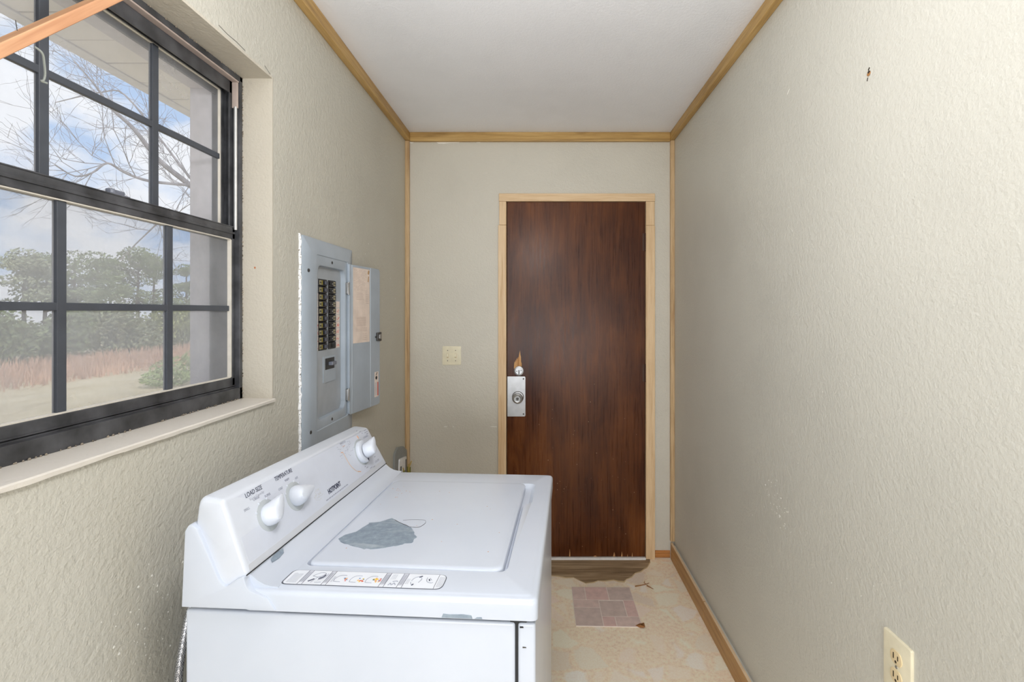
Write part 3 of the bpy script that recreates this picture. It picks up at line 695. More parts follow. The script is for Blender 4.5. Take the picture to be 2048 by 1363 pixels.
def dial(v, s, r, point, skirt=False, label=''):
    b = new_bm(); c = fc(v, s, 0)
    lathe(b, [(r, 0), (r, .0006), (r * .98, .0009)], c, NN, 40); ringo = wp('dial_ring', b, M['ring'], con)
    if not skirt:
        for a in (150, 115, 70, 40):
            b = new_bm(); q = fc(v + (r + .001) * math.cos(R(a)), s - (r + .001) * math.sin(R(a)), .0004); lathe(b, [(.0028, 0), (.0028, .0008), (.002, .0012)], q, NN, 10)
            wp('dial_marker', b, M['plastic'], con)
    b = new_bm(); h0 = .001
    if skirt:
        lathe(b, [(.034, .001), (.0345, .006), (.033, .011), (.030, .0125), (.021, .0125)], c, NN, 40); h0 = .0155
        prism(b, [(p.x, p.y) for p in []] or [(v - .002, s + .0255), (v + .005, s + .0275), (v - .0015, s + .0305)], fc, .0126, .0134) if False else None
    rr = .0225 if not skirt else .0215
    def ol(k, reach, h, sq=1.0):
        pts = []; n = 36; tip = reach
        for i in range(n):
            a = 2 * math.pi * i / n; base = rr * k
            da = (a + math.pi) % (2 * math.pi) - math.pi
            ext = 0
            if abs(da) < 1.05: ext = (tip - base) * (1 - abs(da) / 1.05) ** 1.35
            rad = base + max(0, ext)
            x, y = rad * math.cos(a), rad * math.sin(a) * sq
            ca, sa = math.cos(R(point)), math.sin(R(point))
            pts.append(fc(v + x * ca - y * sa, s - (x * sa + y * ca), h))
        return pts
    ring_loops(b, [ol(1.0, rr, h0), ol(1.03, rr * 1.05, h0 + .004), ol(1.0, rr * 1.35, h0 + .010), ol(.93, rr * 1.62, h0 + .018, .92), ol(.84, rr * 1.72, h0 + .0245, .78), ol(.76, rr * 1.68, h0 + .0275, .66), ol(.5, rr * 1.3, h0 + .0288, .5)], True, True)
    k = wp('knob', b, M['plastic'], con, True, label)
    b = new_bm()
    tip = lambda q, h: fc(v + q * math.cos(R(point)), s - q * math.sin(R(point)), h)
    tube(b, [tip(rr * 1.63, h0 + .0215), tip(rr * 1.66, h0 + .0262)], .0008, 6)
    wp('pointer_mark', b, M['darksteel'], k, False)
    if skirt:
        b = new_bm(); prism(b, [(v - .0045, s + .0235), (v + .0045, s + .0245), (v - .0005, s + .0325)], fc, .0124, .0131); wp('dial_arrow', b, M['ink'], k, False)
        b = new_bm(); lathe(b, [(.017, .011), (.017, .018)], c, NN, 24); wp('knob_stem', b, M['darksteel'], k)
dial(.1060, .0712, .0330, 48, label='load size knob, its pointer turned up to the right')
dial(.2075, .0700, .0330, 2, label='temperature knob, its pointer turned to the right')
dial(.5620, .0700, .0400, 52, True, 'large cycle dial with a stepped skirt')
# instruction strip along the near edge of the top
fl = lambda u, v, d: (u, v, .9121 + d)
b = new_bm(); prism(b, roundpoly([(.186, .0195), (.4995, .0195), (.4995, .0710), (.186, .0710)], [.012, .016, .016, .012], 6), fl, 0, .0003); strip = wp('instruction_strip', b, plain('strip_border', (84, 88, 100), .5), top, False, label='white rounded instruction strip with dark border')
b = new_bm(); prism(b, roundpoly([(.1885, .0215), (.498, .0215), (.498, .0700), (.1885, .0700)], [.011, .015, .015, .011], 6), fl, .0003, .0005); wp('strip_face', b, M['paper'], strip, False)
b = new_bm()
def q2(b, u0, u1, v0, v1, h=.0007): prism(b, [(u0, v0), (u1, v0), (u1, v1), (u0, v1)], fl, .0005, h)
for u in (.2195, .2285, .2665, .2755, .3775, .3870, .4125, .4220, .4830): q2(b, u - .0004, u + .0004, .0215, .0700)
wp('cell_line', b, M['ink'], strip, False, kind='stuff')
M['bar'] = plain('header_bar', (196, 199, 210), .6)
for u0, u1 in ((.2200, .2280), (.2670, .2750), (.3780, .3865), (.4130, .4215)):
    b = new_bm(); q2(b, u0, u1, .0285, .0698, .0006); wp('header_bar', b, M['bar'], strip, False)
b = new_bm()
for u0, n in ((.2205, 3), (.2675, 2), (.3785, 4), (.4135, 3)):
    for i in range(n): q2(b, u0 + .0012 + i * .0019, u0 + .0020 + i * .0019, .032, .066 - .004 * random.random(), .0008)
for i in range(7): q2(b, .1955 + i * .0028, .1961 + i * .0028, .026, .060 - .004 * random.random())
for i in range(6): q2(b, .4865 + i * .0020, .4870 + i * .0020, .027, .062)
for i in range(3): q2(b, .279 + i * .0016, .2794 + i * .0016, .032, .052)
for i in range(4): q2(b, .392 + i * .0026, .3925 + i * .0026, .048, .066)
for i in range(3): q2(b, .425 + i * .0022, .4255 + i * .0022, .034, .052)
wp('strip_small_print', b, M['ink_pale'], strip, False, kind='stuff')
def art(paths, mat, r=.0005):
    for p in paths:
        b = new_bm(); tube(b, smooth_path([fl(u, v, .0008) for u, v in p], 4), r, 4); wp('pictogram_line', b, mat, strip, False)
art([[(.236, .050), (.246, .062), (.258, .060), (.250, .047), (.236, .050)], [(.252, .036), (.262, .046), (.263, .060)], [(.243, .028), (.248, .046), (.254, .046), (.259, .058)], [(.250, .028), (.262, .030)]], M['ink_pale'])
art([[(.236, .031), (.244, .040)], [(.252, .040), (.258, .046), (.260, .054)]], M['ink'], .0012)
for c in (.294, .325, .356): art([[(c - .009, .034), (c - .010, .044), (c - .004, .055), (c + .008, .056)], [(c - .009, .034), (c + .004, .033)]], M['ink_pale'])
art([[(.399, .040), (.405, .042), (.409, .041)], [(.394, .028), (.397, .034), (.400, .029), (.404, .035), (.408, .029)]], M['ink_pale'], .0009)
art([[(.434, .045), (.438, .056), (.447, .060), (.452, .052), (.449, .040)], [(.437, .033), (.434, .040)], [(.462, .058), (.464, .045), (.473, .040), (.477, .042)], [(.468, .056), (.472, .050)]], M['ink_pale'], .0006)
art([[(.446, .058), (.451, .062)], [(.439, .030), (.441, .034)], [(.467, .052), (.469, .047)]], M['ink'], .0012)
random.seed(3)
cloth = {m: new_bm() for m in ('ink_red', 'ink_yellow', 'ink_orange', 'ink_blue', 'ink_teal')}
for c, n, rr in ((.3065, 7, .0050), (.3365, 11, .0070), (.3660, 17, .0090)):
    for k in range(n):
        m = random.choice(['ink_red', 'ink_red', 'ink_yellow', 'ink_yellow', 'ink_orange', 'ink_blue', 'ink_teal'])
        a = random.uniform(0, 6.28); q = random.random() ** .5; u = c + rr * q * math.cos(a); v = .0445 + .009 * q * math.sin(a); s = random.uniform(.0012, .0024)
        prism(cloth[m], roundpoly([(u - s, v - s), (u + s, v - s * .6), (u + s * .7, v + s), (u - s * .8, v + s * .8)], s * .5, 2), fl, .0006, .0008 + .00001 * k)
for m, b in cloth.items(): wp('laundry_print', b, M[m], strip, False, kind='stuff')

# ------------------------------------------------------------------ breaker panel
bp = thing('breaker_panel', 'grey electrical breaker panel set in the wall with its door swung open', 'breaker panel', (XL, 1.81, .88))
def fp(a, z, d): return Vector((d, a, z))                     # a along the wall, d = X
def loopP(pts, d): return [fp(p[0], p[1], d) for p in pts]
b = new_bm(); n = 6
y0, y1, z0, z1 = 1.600, 2.018, wz(-.56), wz(.252)
ring_loops(b, [loopP(rrect(y0, y1, z0, z1, .004, n), XL - .0005), loopP(rrect(y0, y1, z0, z1, .004, n), -.7815), loopP(rrect(y0 + .002, y1 - .002, z0 + .002, z1 - .002, .004, n), -.7795), loopP(rrect(y0 + .055, y1 - .045, z0 + .055, z1 - .05, .006, n), -.7745),
               loopP(rrect(1.686, 1.962, wz(-.414), wz(.1985), .012, n), -.7745), loopP(rrect(1.688, 1.960, wz(-.412), wz(.1965), .012, n), -.7775),
               loopP(rrect(1.702, 1.944, wz(-.383), wz(.166), .030, n), -.7775), loopP(rrect(1.7045, 1.9415, wz(-.3805), wz(.1635), .030, n), -.7790), loopP(rrect(1.7065, 1.9395, wz(-.3785), wz(.1615), .030, n), -.7965)])
obj('cover', b, M['panel'], bp, True)
# deadfront plate with its two breaker columns left open
CY = ((1.7437, 1.8131), (1.8259, 1.8883)); CZ0, CZ1 = wz(-.1400), wz(.1180); MB0, MB1 = (1.795, 1.874), (wz(-.2140), wz(-.1720))
As = [1.70, CY[0][0], CY[0][1], CY[1][0], CY[1][1], 1.945]
b = new_bm(); x0, x1 = -.7985, -.7950
for a, c, zz0, zz1 in ((1.70, 1.945, CZ1, wz(.168)), (1.70, CY[0][0], CZ0, CZ1), (CY[0][1], CY[1][0], CZ0, CZ1), (CY[1][1], 1.945, CZ0, CZ1), (1.70, 1.945, MB1[1], CZ0), (1.70, MB0[0], MB1[0], MB1[1]), (MB0[1], 1.945, MB1[0], MB1[1]), (1.70, 1.945, wz(-.384), MB1[0])): box(b, x0, x1, a, c, zz0, zz1)
bmesh.ops.remove_doubles(b, verts=b.verts, dist=.00005); obj('deadfront', b, M['panel_dark'], bp)
b = new_bm(); box(b, -.84, -.815, 1.70, 1.945, wz(-.384), wz(.168)); obj('panel_box', b, M['black'], bp)
b = new_bm(); prism(b, rrect(1.781, 1.888, wz(-.2610), wz(-.1645), .004, 3), lambda a, z, d: fp(a, z, d), -.795, -.7925, .001)
# opening in the raised plate is shown by the main breaker body standing just proud of it
obj('main_plate', b, M['panel'], bp)
b = new_bm(); box(b, -.81, -.7918, MB0[0], MB0[1], MB1[0], MB1[1], .001); mb = obj('main_breaker', b, M['breaker'], bp)
b = new_bm(); box(b, -.792, -.776, 1.822, 1.858, wz(-.199), wz(-.186), .002); obj('breaker_handle', b, M['handle_grey'], mb)
def mesh_of(bm, mat, name):
    me = bpy.data.meshes.new(name); bm.to_mesh(me); bm.free(); me.materials.append(mat); return me
def link(name, me, parent, loc):
    o = bpy.data.objects.new(name, me); COL.objects.link(o); o.parent = parent; o.location = loc; return o
b = new_bm(); box(b, -.028, 0, -.0335, .0335, -.0118, .0118, .0012, 1); box(b, 0, .0012, -.0025, .018, -.009, .009); body = mesh_of(b, M['breaker'], 'breaker')
b = new_bm(); box(b, 0, .0050, -.0105, .0105, -.0062, .0062, .0018, 2); hnd = mesh_of(b, M['handle'], 'breaker_handle')
b = new_bm(); box(b, 0, .0008, -.0075, .0075, -.0075, .0075); rat = mesh_of(b, M['rating'], 'rating_label')
b = new_bm(); box(b, 0, .0009, -.0018, .0018, -.008, .008); yel = mesh_of(b, plain('yellow_stripe', (176, 160, 60), .5), 'stripe')
b = new_bm()
for s in (-1, 1): box(b, .0008, .0013, s * .0035 - .0018, s * .0035 + .0018, -.004, .0035)
dg_ = mesh_of(b, M['black'], 'rating_digits')
b = new_bm(); box(b, 0, .0022, -.0095, .0095, -.0065, .0065, .0008, 1); hnd2 = mesh_of(b, plain('dark_breaker_handle', (22, 22, 24), .5), 'flat_handle')
b = new_bm(); box(b, 0, .0006, -.0012, .0012, -.0018, .0018); dot = mesh_of(b, M['chip'], 'handle_dot')
BX, BY, BZ = XL, 1.81, .88
for c in range(2):
    for r in range(10):
        ya = (CY[c][0] + CY[c][1]) / 2; z = CZ1 - .0129 - r * .0258
        br = link('breaker', body, bp, (-.7925 - BX, ya - BY, z - BZ))
        if c == 0:
            link('breaker_handle', hnd, br, (.0012, .018 if r < 9 else .016, 0)); link('rating_label', rat, br, (0, -.0225, 0)); link('rating_stripe', yel, br, (0, -.0085, 0)); link('rating_digits', dg_, br, (0, -.0225, 0))
        elif r < 9:
            link('breaker_handle', hnd2, br, (.0006, -.016, 0)); link('handle_dot', dot, br, (.0010, -.002, 0)); link('rating_label', rat, br, (.0012, .0150, 0)); link('rating_digits', dg_, br, (.0012, .0150, 0))
        else: link('breaker_handle', hnd2, br, (.0006, .004, -.002))
# paper circuit labels with red handwriting
random.seed(11)
def scribble(y0, y1, z0, z1):
    b = new_bm(); n = random.randint(5, 8); pts = []
    for i in range(n): pts.append((-.7944, y0 + (y1 - y0) * i / (n - 1), random.uniform(z0, z1)))
    tube(b, smooth_path(pts, 3), .0006, 4); return b
for r in range(2, 10):
    z = CZ1 - .0129 - r * .0258; b = new_bm(); box(b, -.7951, -.7946, 1.7265, 1.7435, z - .0122, z + .0122); o = obj('circuit_label', b, M['pink_paper'], bp)
    if r > 5: obj('red_writing', scribble(1.729, 1.742, z - .007, z + .007), M['ink_red'], o)
for r in range(3, 10):
    z = CZ1 - .0129 - r * .0258; b = new_bm(); box(b, -.7951, -.7946, 1.8895, 1.928, z - .0122, z + .0122); o = obj('circuit_label', b, M['pink_paper'], bp)
    if r > 3: obj('red_writing', scribble(1.900, 1.924, z - .008, z + .005), M['ink_red'], o)
for a, z in ((1.6326, wz(.138)), (1.6467, wz(-.405)), (1.82, wz(.1815)), (1.82, wz(-.398))):
    b = new_bm(); d = -.7745 if a < 1.7 else -.7775
    lathe(b, [(.0062, -.002), (.006, .001), (.004, .0025), (.0005, .003)], (d - .001, a, z), (1, 0, 0), 12); obj('screw', b, M['darksteel'], bp, True)
# door of the panel
hx, hy = -.7700, 1.9560; tv = Vector((.165, .986, 0)).normalized(); tn = Vector((tv.y, -tv.x, 0))
def fd(s, z, d): return Vector((hx, hy, z)) + tv * s + tn * d
b = new_bm()
prism(b, roundpoly([(0, wz(-.412)), (.163, wz(-.412)), (.163, wz(.190)), (0, wz(.190))], [.012, 0, 0, .004], 4), fd, -.006, .004, .0015)
prism(b, roundpoly([(.163, wz(-.412)), (.252, wz(-.412)), (.252, wz(.190)), (.163, wz(.190))], [0, .012, .022, 0], 5), lambda s, z, d: fd(s, z, d - (s - .163) * .03), -.006, .004, .0015)
pd = obj('panel_door', b, M['panel'], bp, label='grey panel door swung open against the wall')
b = new_bm(); tube(b, [fd(.1645, wz(-.409), .0038), fd(.1645, wz(.187), .0038)], .0009, 6); tube(b, [fd(.018, wz(-.409), .0038), fd(.018, wz(.187), .0038)], .0009, 6); obj('door_crease', b, plain('pale_crease', (196, 206, 214), .4), pd)
b = new_bm(); prism(b, [(.0255, wz(-.1285)), (.1560, wz(-.1285)), (.1560, wz(.1800)), (.0255, wz(.1800))], fd, .0040, .0045); sch = obj('schedule_label', b, M['aged'], pd, label='stained paper wiring label on the panel door')
b = new_bm()
def lq(s0, s1, z0, z1): prism(b, [(s0, wz(z0)), (s1, wz(z0)), (s1, wz(z1)), (s0, wz(z1))], fd, .0045, .0048)
for i in range(9): lq(.032 + i * .011, .0385 + i * .011, .105 + .02 * random.random(), .172 - .01 * random.random()) if False else None
for i in range(8):
    s = .034 + i * .0125
    for j in range(18):
        if random.random() < .75: lq(s, s + .008 - .003 * random.random(), .088 + j * .0048, .0895 + j * .0048)
for j in range(5): lq(.05, .12 - .02 * random.random(), .050 + j * .0065, .0515 + j * .0065)
for j in range(9): lq(.050, .125, -.060 + j * .0045, -.0582 + j * .0045)
for i in range(8): lq(.050 + i * .010, .0505 + i * .010, -.02, .02)
for j in range(3): lq(.048, .135, -.080 + j * .006, -.0785 + j * .006)
for j in range(4): lq(.098, .130, -.118 + j * .008, -.1165 + j * .008)
for j in range(5): lq(.125, .148, .035 + j * .009, .0368 + j * .009)
obj('label_print', b, plain('faded_brown_print', (198, 178, 166), .7), sch, kind='stuff')
b = new_bm(); prism(b, roundpoly([(.139, wz(.160)), (.150, wz(.158)), (.154, wz(.174)), (.147, wz(.178)), (.141, wz(.171))], .003, 2), fd, .0045, .0049); prism(b, [(.140, wz(.128)), (.146, wz(.126)), (.150, wz(.150)), (.144, wz(.152))], fd, .0045, .0048); obj('rust_stain', b, plain('brown_stain', (176, 140, 100), .8), sch)
b = new_bm(); prism(b, [(.2015, wz(-.376)), (.2370, wz(-.376)), (.2370, wz(-.266)), (.2015, wz(-.266))], lambda s, z, d: fd(s, z, d - (s - .163) * .03), .0040, .0046); ws = obj('warning_sticker', b, M['pink_paper'], pd, label='small white and red warning sticker')
fs = lambda s, z, d: fd(s, z, d - (s - .163) * .03)
b = new_bm(); prism(b, [(.2270, wz(-.372)), (.2350, wz(-.372)), (.2350, wz(-.312)), (.2270, wz(-.312))], fs, .0046, .0050); obj('sticker_red_band', b, M['ink_red'], ws)
b = new_bm(); lathe(b, [(.008, 0), (.008, .0006), (.006, .0008)], fs(.2165, wz(-.292), .0044), tn, 14); prism(b, [(.212, wz(-.280)), (.216, wz(-.282)), (.228, wz(-.268)), (.222, wz(-.268))], fs, .0046, .0050); obj('sticker_symbol', b, M['black'], ws)
b = new_bm()
for i in range(4): prism(b, [(.2055 + i * .005, wz(-.370)), (.2068 + i * .005, wz(-.370)), (.2068 + i * .005, wz(-.312)), (.2055 + i * .005, wz(-.312))], fs, .0046, .0049)
obj('sticker_print', b, M['ink_pale'], ws, kind='stuff')
b = new_bm(); prism(b, rrect(.216, .243, wz(-.129), wz(-.093), .003, 3), fs, .004, .013, .002); prism(b, rrect(.2435, .258, wz(-.131), wz(-.091), .003, 3), fs, .000, .010, .002); prism(b, rrect(.206, .216, wz(-.115), wz(-.108), .001, 2), fs, .004, .008)
lt = obj('latch', b, M['darksteel'], pd, label='metal slide latch')
b = new_bm(); prism(b, rrect(.228, .248, wz(-.121), wz(-.100), .003, 3), fs, .012, .016, .001); obj('latch_slide', b, M['steel'], lt)
for z in (wz(.093), wz(-.330)):
    b = new_bm(); lathe(b, [(.0045, 0), (.0045, .05)], (hx + .001, hy - .004, z - .025), (0, 0, 1), 10); box(b, hx - .008, hx + .003, hy - .012, hy + .006, z - .022, z + .022, .001); obj('panel_hinge', b, M['steel'], bp, True)
# rough white plaster edge where the wall was cut
b = new_bm(); t = bmesh.new(); N = 90; rows = []
for i in range(N + 1):
    z = wz(-.56) + (.815) * i / N; w = .010 + .005 * noise.noise(Vector((0, 0, z * 30))) + .004 * noise.noise(Vector((5, 0, z * 90))); h = .004 + .003 * noise.noise(Vector((9, 1, z * 60)))
    rows.append([t.verts.new(p) for p in ((XL - .002, 1.5995 - w, z), (XL + .001, 1.5995 - w * .9, z), (XL + h + .002, 1.5995 - w * .45, z), (XL + h, 1.5995, z), (XL - .002, 1.5995, z))])
for a, c in zip(rows, rows[1:]): bridge(t, a, c)
bmesh.ops.recalc_face_normals(t, faces=t.faces); merge(b, t)
pe = NB('rough_white_plaster'); pe.base(pe.ramp(pe.noise(140, 3, .7), [(.36, lin(120, 112, 98)), (.46, lin(236, 236, 238))])); pe.bump(pe.noise(220, 3), .6, .003); pe.set(.9)
obj('plaster_edge', b, pe.m, wl, label='rough white plaster edge left of the breaker panel')

# ------------------------------------------------------------------ switches, outlets, boxes
sw = thing('light_switch', 'ivory double toggle light switch plate on the wall left of the brown door', 'light switch', (-.5217, YB, wz(-.308)))
b = new_bm(); prism(b, rrect(-.5754, -.4679, wz(-.308), wz(-.2005), .004, 4), f, YB, YB - .006, .0025); obj('switch_plate', b, M['ivory'], sw, True)
for x in (-.5447, -.4987):
    b = new_bm(); prism(b, rrect(x - .0052, x + .0052, wz(-.2665), wz(-.242), .001, 2), f, YB - .0058, YB - .0063); s_ = obj('toggle_slot', b, plain('slot_shade', (196, 168, 120), .6), sw)
    b = new_bm(); t = new_bm(); box(t, x - .0045, x + .0045, -.0045, .0045, -.009, .011, .0015)
    merge(b, t, Matrix.Translation((0, YB - .0085, wz(-.254))) @ Matrix.Rotation(R(-18), 4, 'X') if True else None); obj('toggle', b, M['ivory'], sw, True)
    for z in (-.2245, -.2845):
        b = new_bm(); lathe(b, [(.0026, 0), (.0024, .0012), (.0005, .0014)], (x, YB - .006, wz(z)), (0, -1, 0), 10); obj('screw', b, M['slot'] if x < -.52 else M['bronze'], sw, True)
ol = thing('wall_outlet', 'ivory duplex electrical outlet low on the right wall', 'outlet', (XR, 1.052, wz(-.825)))
fr = lambda a, z, d: Vector((d, a, z))
b = new_bm(); prism(b, rrect(1.012, 1.0935, wz(-.825), wz(-.701), .004, 4), fr, XR, XR - .0065, .003); obj('outlet_plate', b, M['ivory'], ol, True)
for z in (-.743, -.783):
    pts = [(1.0525 + .0172 * math.cos(a) if abs(.0172 * math.sin(a)) < .0142 else 1.0525 + .0172 * math.cos(a), wz(z) + max(-.0142, min(.0142, .0172 * math.sin(a)))) for a in [2 * math.pi * i / 36 for i in range(36)]]
    b = new_bm(); prism(b, pts, fr, XR - .0055, XR - .0085, .0008); rc = obj('receptacle', b, M['ivory_deep'], ol, True)
    b = new_bm()
    for dy, hh in ((-.0065, .0048), (.0065, .0062)): prism(b, rrect(1.0525 + dy - .0013, 1.0525 + dy + .0013, wz(z) - hh + .002, wz(z) + hh + .002, .0004, 2), fr, XR - .0084, XR - .0089)
    lathe(b, [(.0028, 0), (.0028, .0005)], (XR - .0084, 1.0525, wz(z) - .0085), (-1, 0, 0), 12); obj('slot', b, M['slot'], rc)
b = new_bm(); lathe(b, [(.0032, 0), (.003, .0014), (.0005, .0018)], (XR - .0065, 1.0525, wz(-.763)), (-1, 0, 0), 12); obj('screw', b, M['steel'], ol, True)

eb = thing('outlet_box', 'grey and silver outlet box with loose wires low in the corner behind the washer', 'outlet box', (XL, 2.72, wz(-1.02)))
b = new_bm(); prism(b, roundpoly([(2.586, wz(-1.0)), (2.835, wz(-1.02)), (2.835, wz(-.80)), (2.76, wz(-.757)), (2.66, wz(-.735)), (2.600, wz(-.752))], [.01, .01, .04, .03, .04, .03], 5), fr, XL + .0005, XL + .012, .003); obj('back_plate', b, M['boxgrey'], eb, True)
b = new_bm(); prism(b, roundpoly([(2.642, wz(-1.0)), (2.80, wz(-1.02)), (2.795, wz(-.822)), (2.66, wz(-.800))], .012, 4), fr, XL + .010, XL + .019, .004); bx = obj('box_lid', b, M['silver'], eb, True, label='silver metal box lid')
b = new_bm(); prism(b, rrect(2.672, 2.684, wz(-.92), wz(-.845), .003, 3), fr, XL + .0185, XL + .022); prism(b, rrect(2.772, 2.780, wz(-1.0), wz(-.835), .003, 3), fr, XL + .0185, XL + .0215); obj('lid_clip', b, M['darksteel'], bx)
random.seed(5)
for mname, c in (('wire_green', (2.66, -.885)), ('wire_yellow', (2.66, -.87)), ('wire_green', (2.70, -.89)), ('wire_yellow', (2.80, -.90)), ('wire_green', (2.805, -.91)), ('wire_yellow', (2.795, -.885))):
    b = new_bm(); pts = [(XL + .03 + .02 * random.random(), c[0] + random.uniform(-.02, .02), wz(c[1] - .12 + .05 * i + random.uniform(-.015, .015))) for i in range(4)]
    tube(b, smooth_path(pts, 5), .0032, 6); obj('loose_wire', b, M[mname], eb, True)

# braided hose behind the washer
hb = NB('braided_steel'); hv = hb.n.new('ShaderNodeTexChecker'); hv.inputs['Scale'].default_value = 520; hv.inputs['Color1'].default_value = lin(214, 214, 218); hv.inputs['Color2'].default_value = lin(112, 114, 120)
hb.link(hb.vec((1, 1, .6), rot=(.5, .3, .6)), hv.inputs['Vector']); hb.base(hv.outputs['Color']); hb.set(.35, .7)
b = new_bm(); hp = smooth_path([(-.738, .990, .0), (-.742, .994, .35), (-.744, 1.002, .64), (-.742, 1.014, .74), (-.736, 1.035, .82), (-.726, 1.075, .88), (-.718, 1.12, .90)], 8)
t = bmesh.new(); loops = []
for i, p in enumerate(hp): pass
tube(b, hp, .0075, 12); hose = obj('supply_hose', b, hb.m, None, True); tag(hose, 'braided steel water hose between the left wall and the washer', 'hose')

# loose strip of wood across the window corner
A = Vector((-.7725, .30, wz(-.02))); Bq = Vector((-.7725, 1.262, wz(.985)))
d = (Bq - A).normalized(); side = Vector((1, 0, 0)); nrm = d.cross(side).normalized()
cen = Vector((-.7725, .700, wz(.3765))); 
A = cen - d * .62; Bq = cen + d * .865
t = bmesh.new(); sec = [(-.0105, -.0082), (.0105, -.0082), (.0105, .0082), (-.0105, .0082)]
loops = []
N = 24
for i in range(N + 1):
    p = A.lerp(Bq, i / N); k = 1 + .05 * noise.noise(Vector((i * .7, 0, 0)))
    loops.append([p + side * s * 1 + nrm * q * k for s, q in sec])
b = new_bm(); ring_loops(b, loops, True, True)
bmesh.ops.bevel(b, geom=[e for e in b.edges if abs((e.verts[0].co - e.verts[1].co).normalized().dot(d)) > .9], offset=.0012, segments=1, affect='EDGES')
ws_ = obj('wood_strip', b, M['stick'], None); tag(ws_, 'loose reddish raw wood strip slanting across the upper left of the window', 'wood strip')
b = new_bm(); tube(b, [(-.762, .712, wz(.408)), (-.758, .706, wz(.420))], .0006, 5); obj('nail', b, M['darksteel'], ws_)
lw = [(-.763, .738, wz(.3985)), (-.758, .744, wz(.392)), (-.760, .749, wz(.378)), (-.762, .752, wz(.364)), (-.762, .750, wz(.354)), (-.764, .748, wz(.352)), (-.760, .754, wz(.351))]
b = new_bm(); tube(b, smooth_path(lw, 5), .0016, 7); o = obj('hanging_wire', b, plain('grey_green_wire', (120, 124, 118), .5), None, True); tag(o, 'short bent grey wire hanging from the wood strip at the window', 'wire')

# ------------------------------------------------------------------ floor bits
tl = thing('floor_tile', 'pink patterned square tile lying loose on the floor before the door', 'tile', (.305, 2.385, 0))
Q = [Vector((.1569, 2.228)), Vector((.4575, 2.2185)), Vector((.4559, 2.5388)), Vector((.1557, 2.5434))]
def tq(a, c): return Q[0] * (1 - a) * (1 - c) + Q[1] * a * (1 - c) + Q[2] * a * c + Q[3] * (1 - a) * c
def tp(a0, a1, c0, c1, z0, z1, mat, name, e=.006):
    b = new_bm(); prism(b, [tuple(tq(a0 + e, c0 + e)), tuple(tq(a1 - e, c0 + e)), tuple(tq(a1 - e, c1 - e)), tuple(tq(a0 + e, c1 - e))], lambda x, y, d: (x, y, d), z0, z1); return obj(name, b, mat, tl)
tp(0, 1, 0, 1, .0004, .0030, M['tile_joint'], 'tile_backing', 0)
pieces = [(0, .22, .64, 1, 'a'), (.22, .60, .64, 1, 'c'), (.60, 1, .64, 1, 'b'), (0, .42, .44, .64, 'a'), (0, .42, 0, .44, 'b'), (.42, .82, .23, .62, 'b'), (.82, 1, .23, .64, 'c'), (.42, .62, 0, .23, 'c'), (.62, 1, 0, .23, 'a')]
for a0, a1, c0, c1, k in pieces: tp(a0, a1, c0, c1, .0030, .0037, M['tile_' + k], 'tile_piece')
b = new_bm(); t = bmesh.new(); rows = []
for i in range(5):
    a = i / 4; q = tq(.93 + .08 * a, .02 - .03 * a); zz = .0035 + .010 * a * a
    rows.append([t.verts.new((q.x - .012, q.y + .004, zz)), t.verts.new((q.x + .006, q.y - .010, zz * .9)), t.verts.new((q.x + .008, q.y + .022, zz * .9))])
for a, c in zip(rows, rows[1:]): bridge(t, a, c)
bmesh.ops.recalc_face_normals(t, faces=t.faces); merge(b, t); obj('curled_corner', b, M['splinter'], tl, label='curled up brown corner of the tile')
for nm, lab, pts in (('wood_splinter', 'thin brown wood splinter with forked tip on the floor beyond the pink tile', [(.487, 2.549, .003), (.515, 2.556, .0035), (.545, 2.566, .0035), (.566, 2.579, .003)]), ('wood_splinter', 'short straight brown wood splinter on the floor nearer the baseboard', [(.549, 2.556, .003), (.562, 2.540, .0035), (.576, 2.523, .003)])):
    b = new_bm(); tube(b, pts, .0028, 6, .0012)
    if 'forked' in lab: tube(b, [(.548, 2.568, .0035), (.540, 2.582, .004), (.545, 2.592, .0035), (.548, 2.600, .003)], .0016, 5, .001)
    o = obj(nm, b, M['splinter'], None); tag(o, lab, 'splinter')

# ------------------------------------------------------------------ marks on the walls
random.seed(21)
def fleck(b, fx, a, z, s):
    pts = [(a + s * random.uniform(.5, 1.2) * math.cos(k * 1.256), z + s * random.uniform(.5, 1.2) * math.sin(k * 1.256)) for k in range(5)]
    prism(b, pts, fx, 0, .0006)
rx = lambda a, z, d: Vector((XR + .0004 - d * 1.6, a, z)); lx = lambda a, z, d: Vector((XL - .0004 + d * 1.6, a, z)); bk = lambda a, z, d: Vector((a, YB + .0004 - d * 1.6, z))
b = new_bm()
for k in range(40): fleck(b, rx, random.gauss(1.60, .05), random.gauss(.80, .045), random.uniform(.001, .0028))
for k in range(34): fleck(b, rx, random.uniform(1.0, 2.6), random.uniform(.25, 1.0), random.uniform(.0008, .0022))
for k in range(12): fleck(b, rx, random.uniform(1.3, 2.4), random.uniform(1.0, 1.8), random.uniform(.0008, .0018))
obj('paint_flecks', b, M['chip'], wr, kind='stuff')
b = new_bm()
for k in range(34): fleck(b, lx, random.gauss(.97, .05), random.gauss(.80, .05), random.uniform(.0008, .0026))
for k in range(20): fleck(b, lx, random.uniform(2.1, 2.75), random.uniform(.75, 2.1), random.uniform(.001, .003))
obj('paint_flecks', b, M['chip'], wl, kind='stuff')
b = new_bm(); prism(b, [(1.5335, wz(.678)), (1.531, wz(.682)), (1.519, wz(.6905)), (1.524, wz(.685))], rx, 0, .0008); obj('paint_scratch', b, M['chip'], wr)
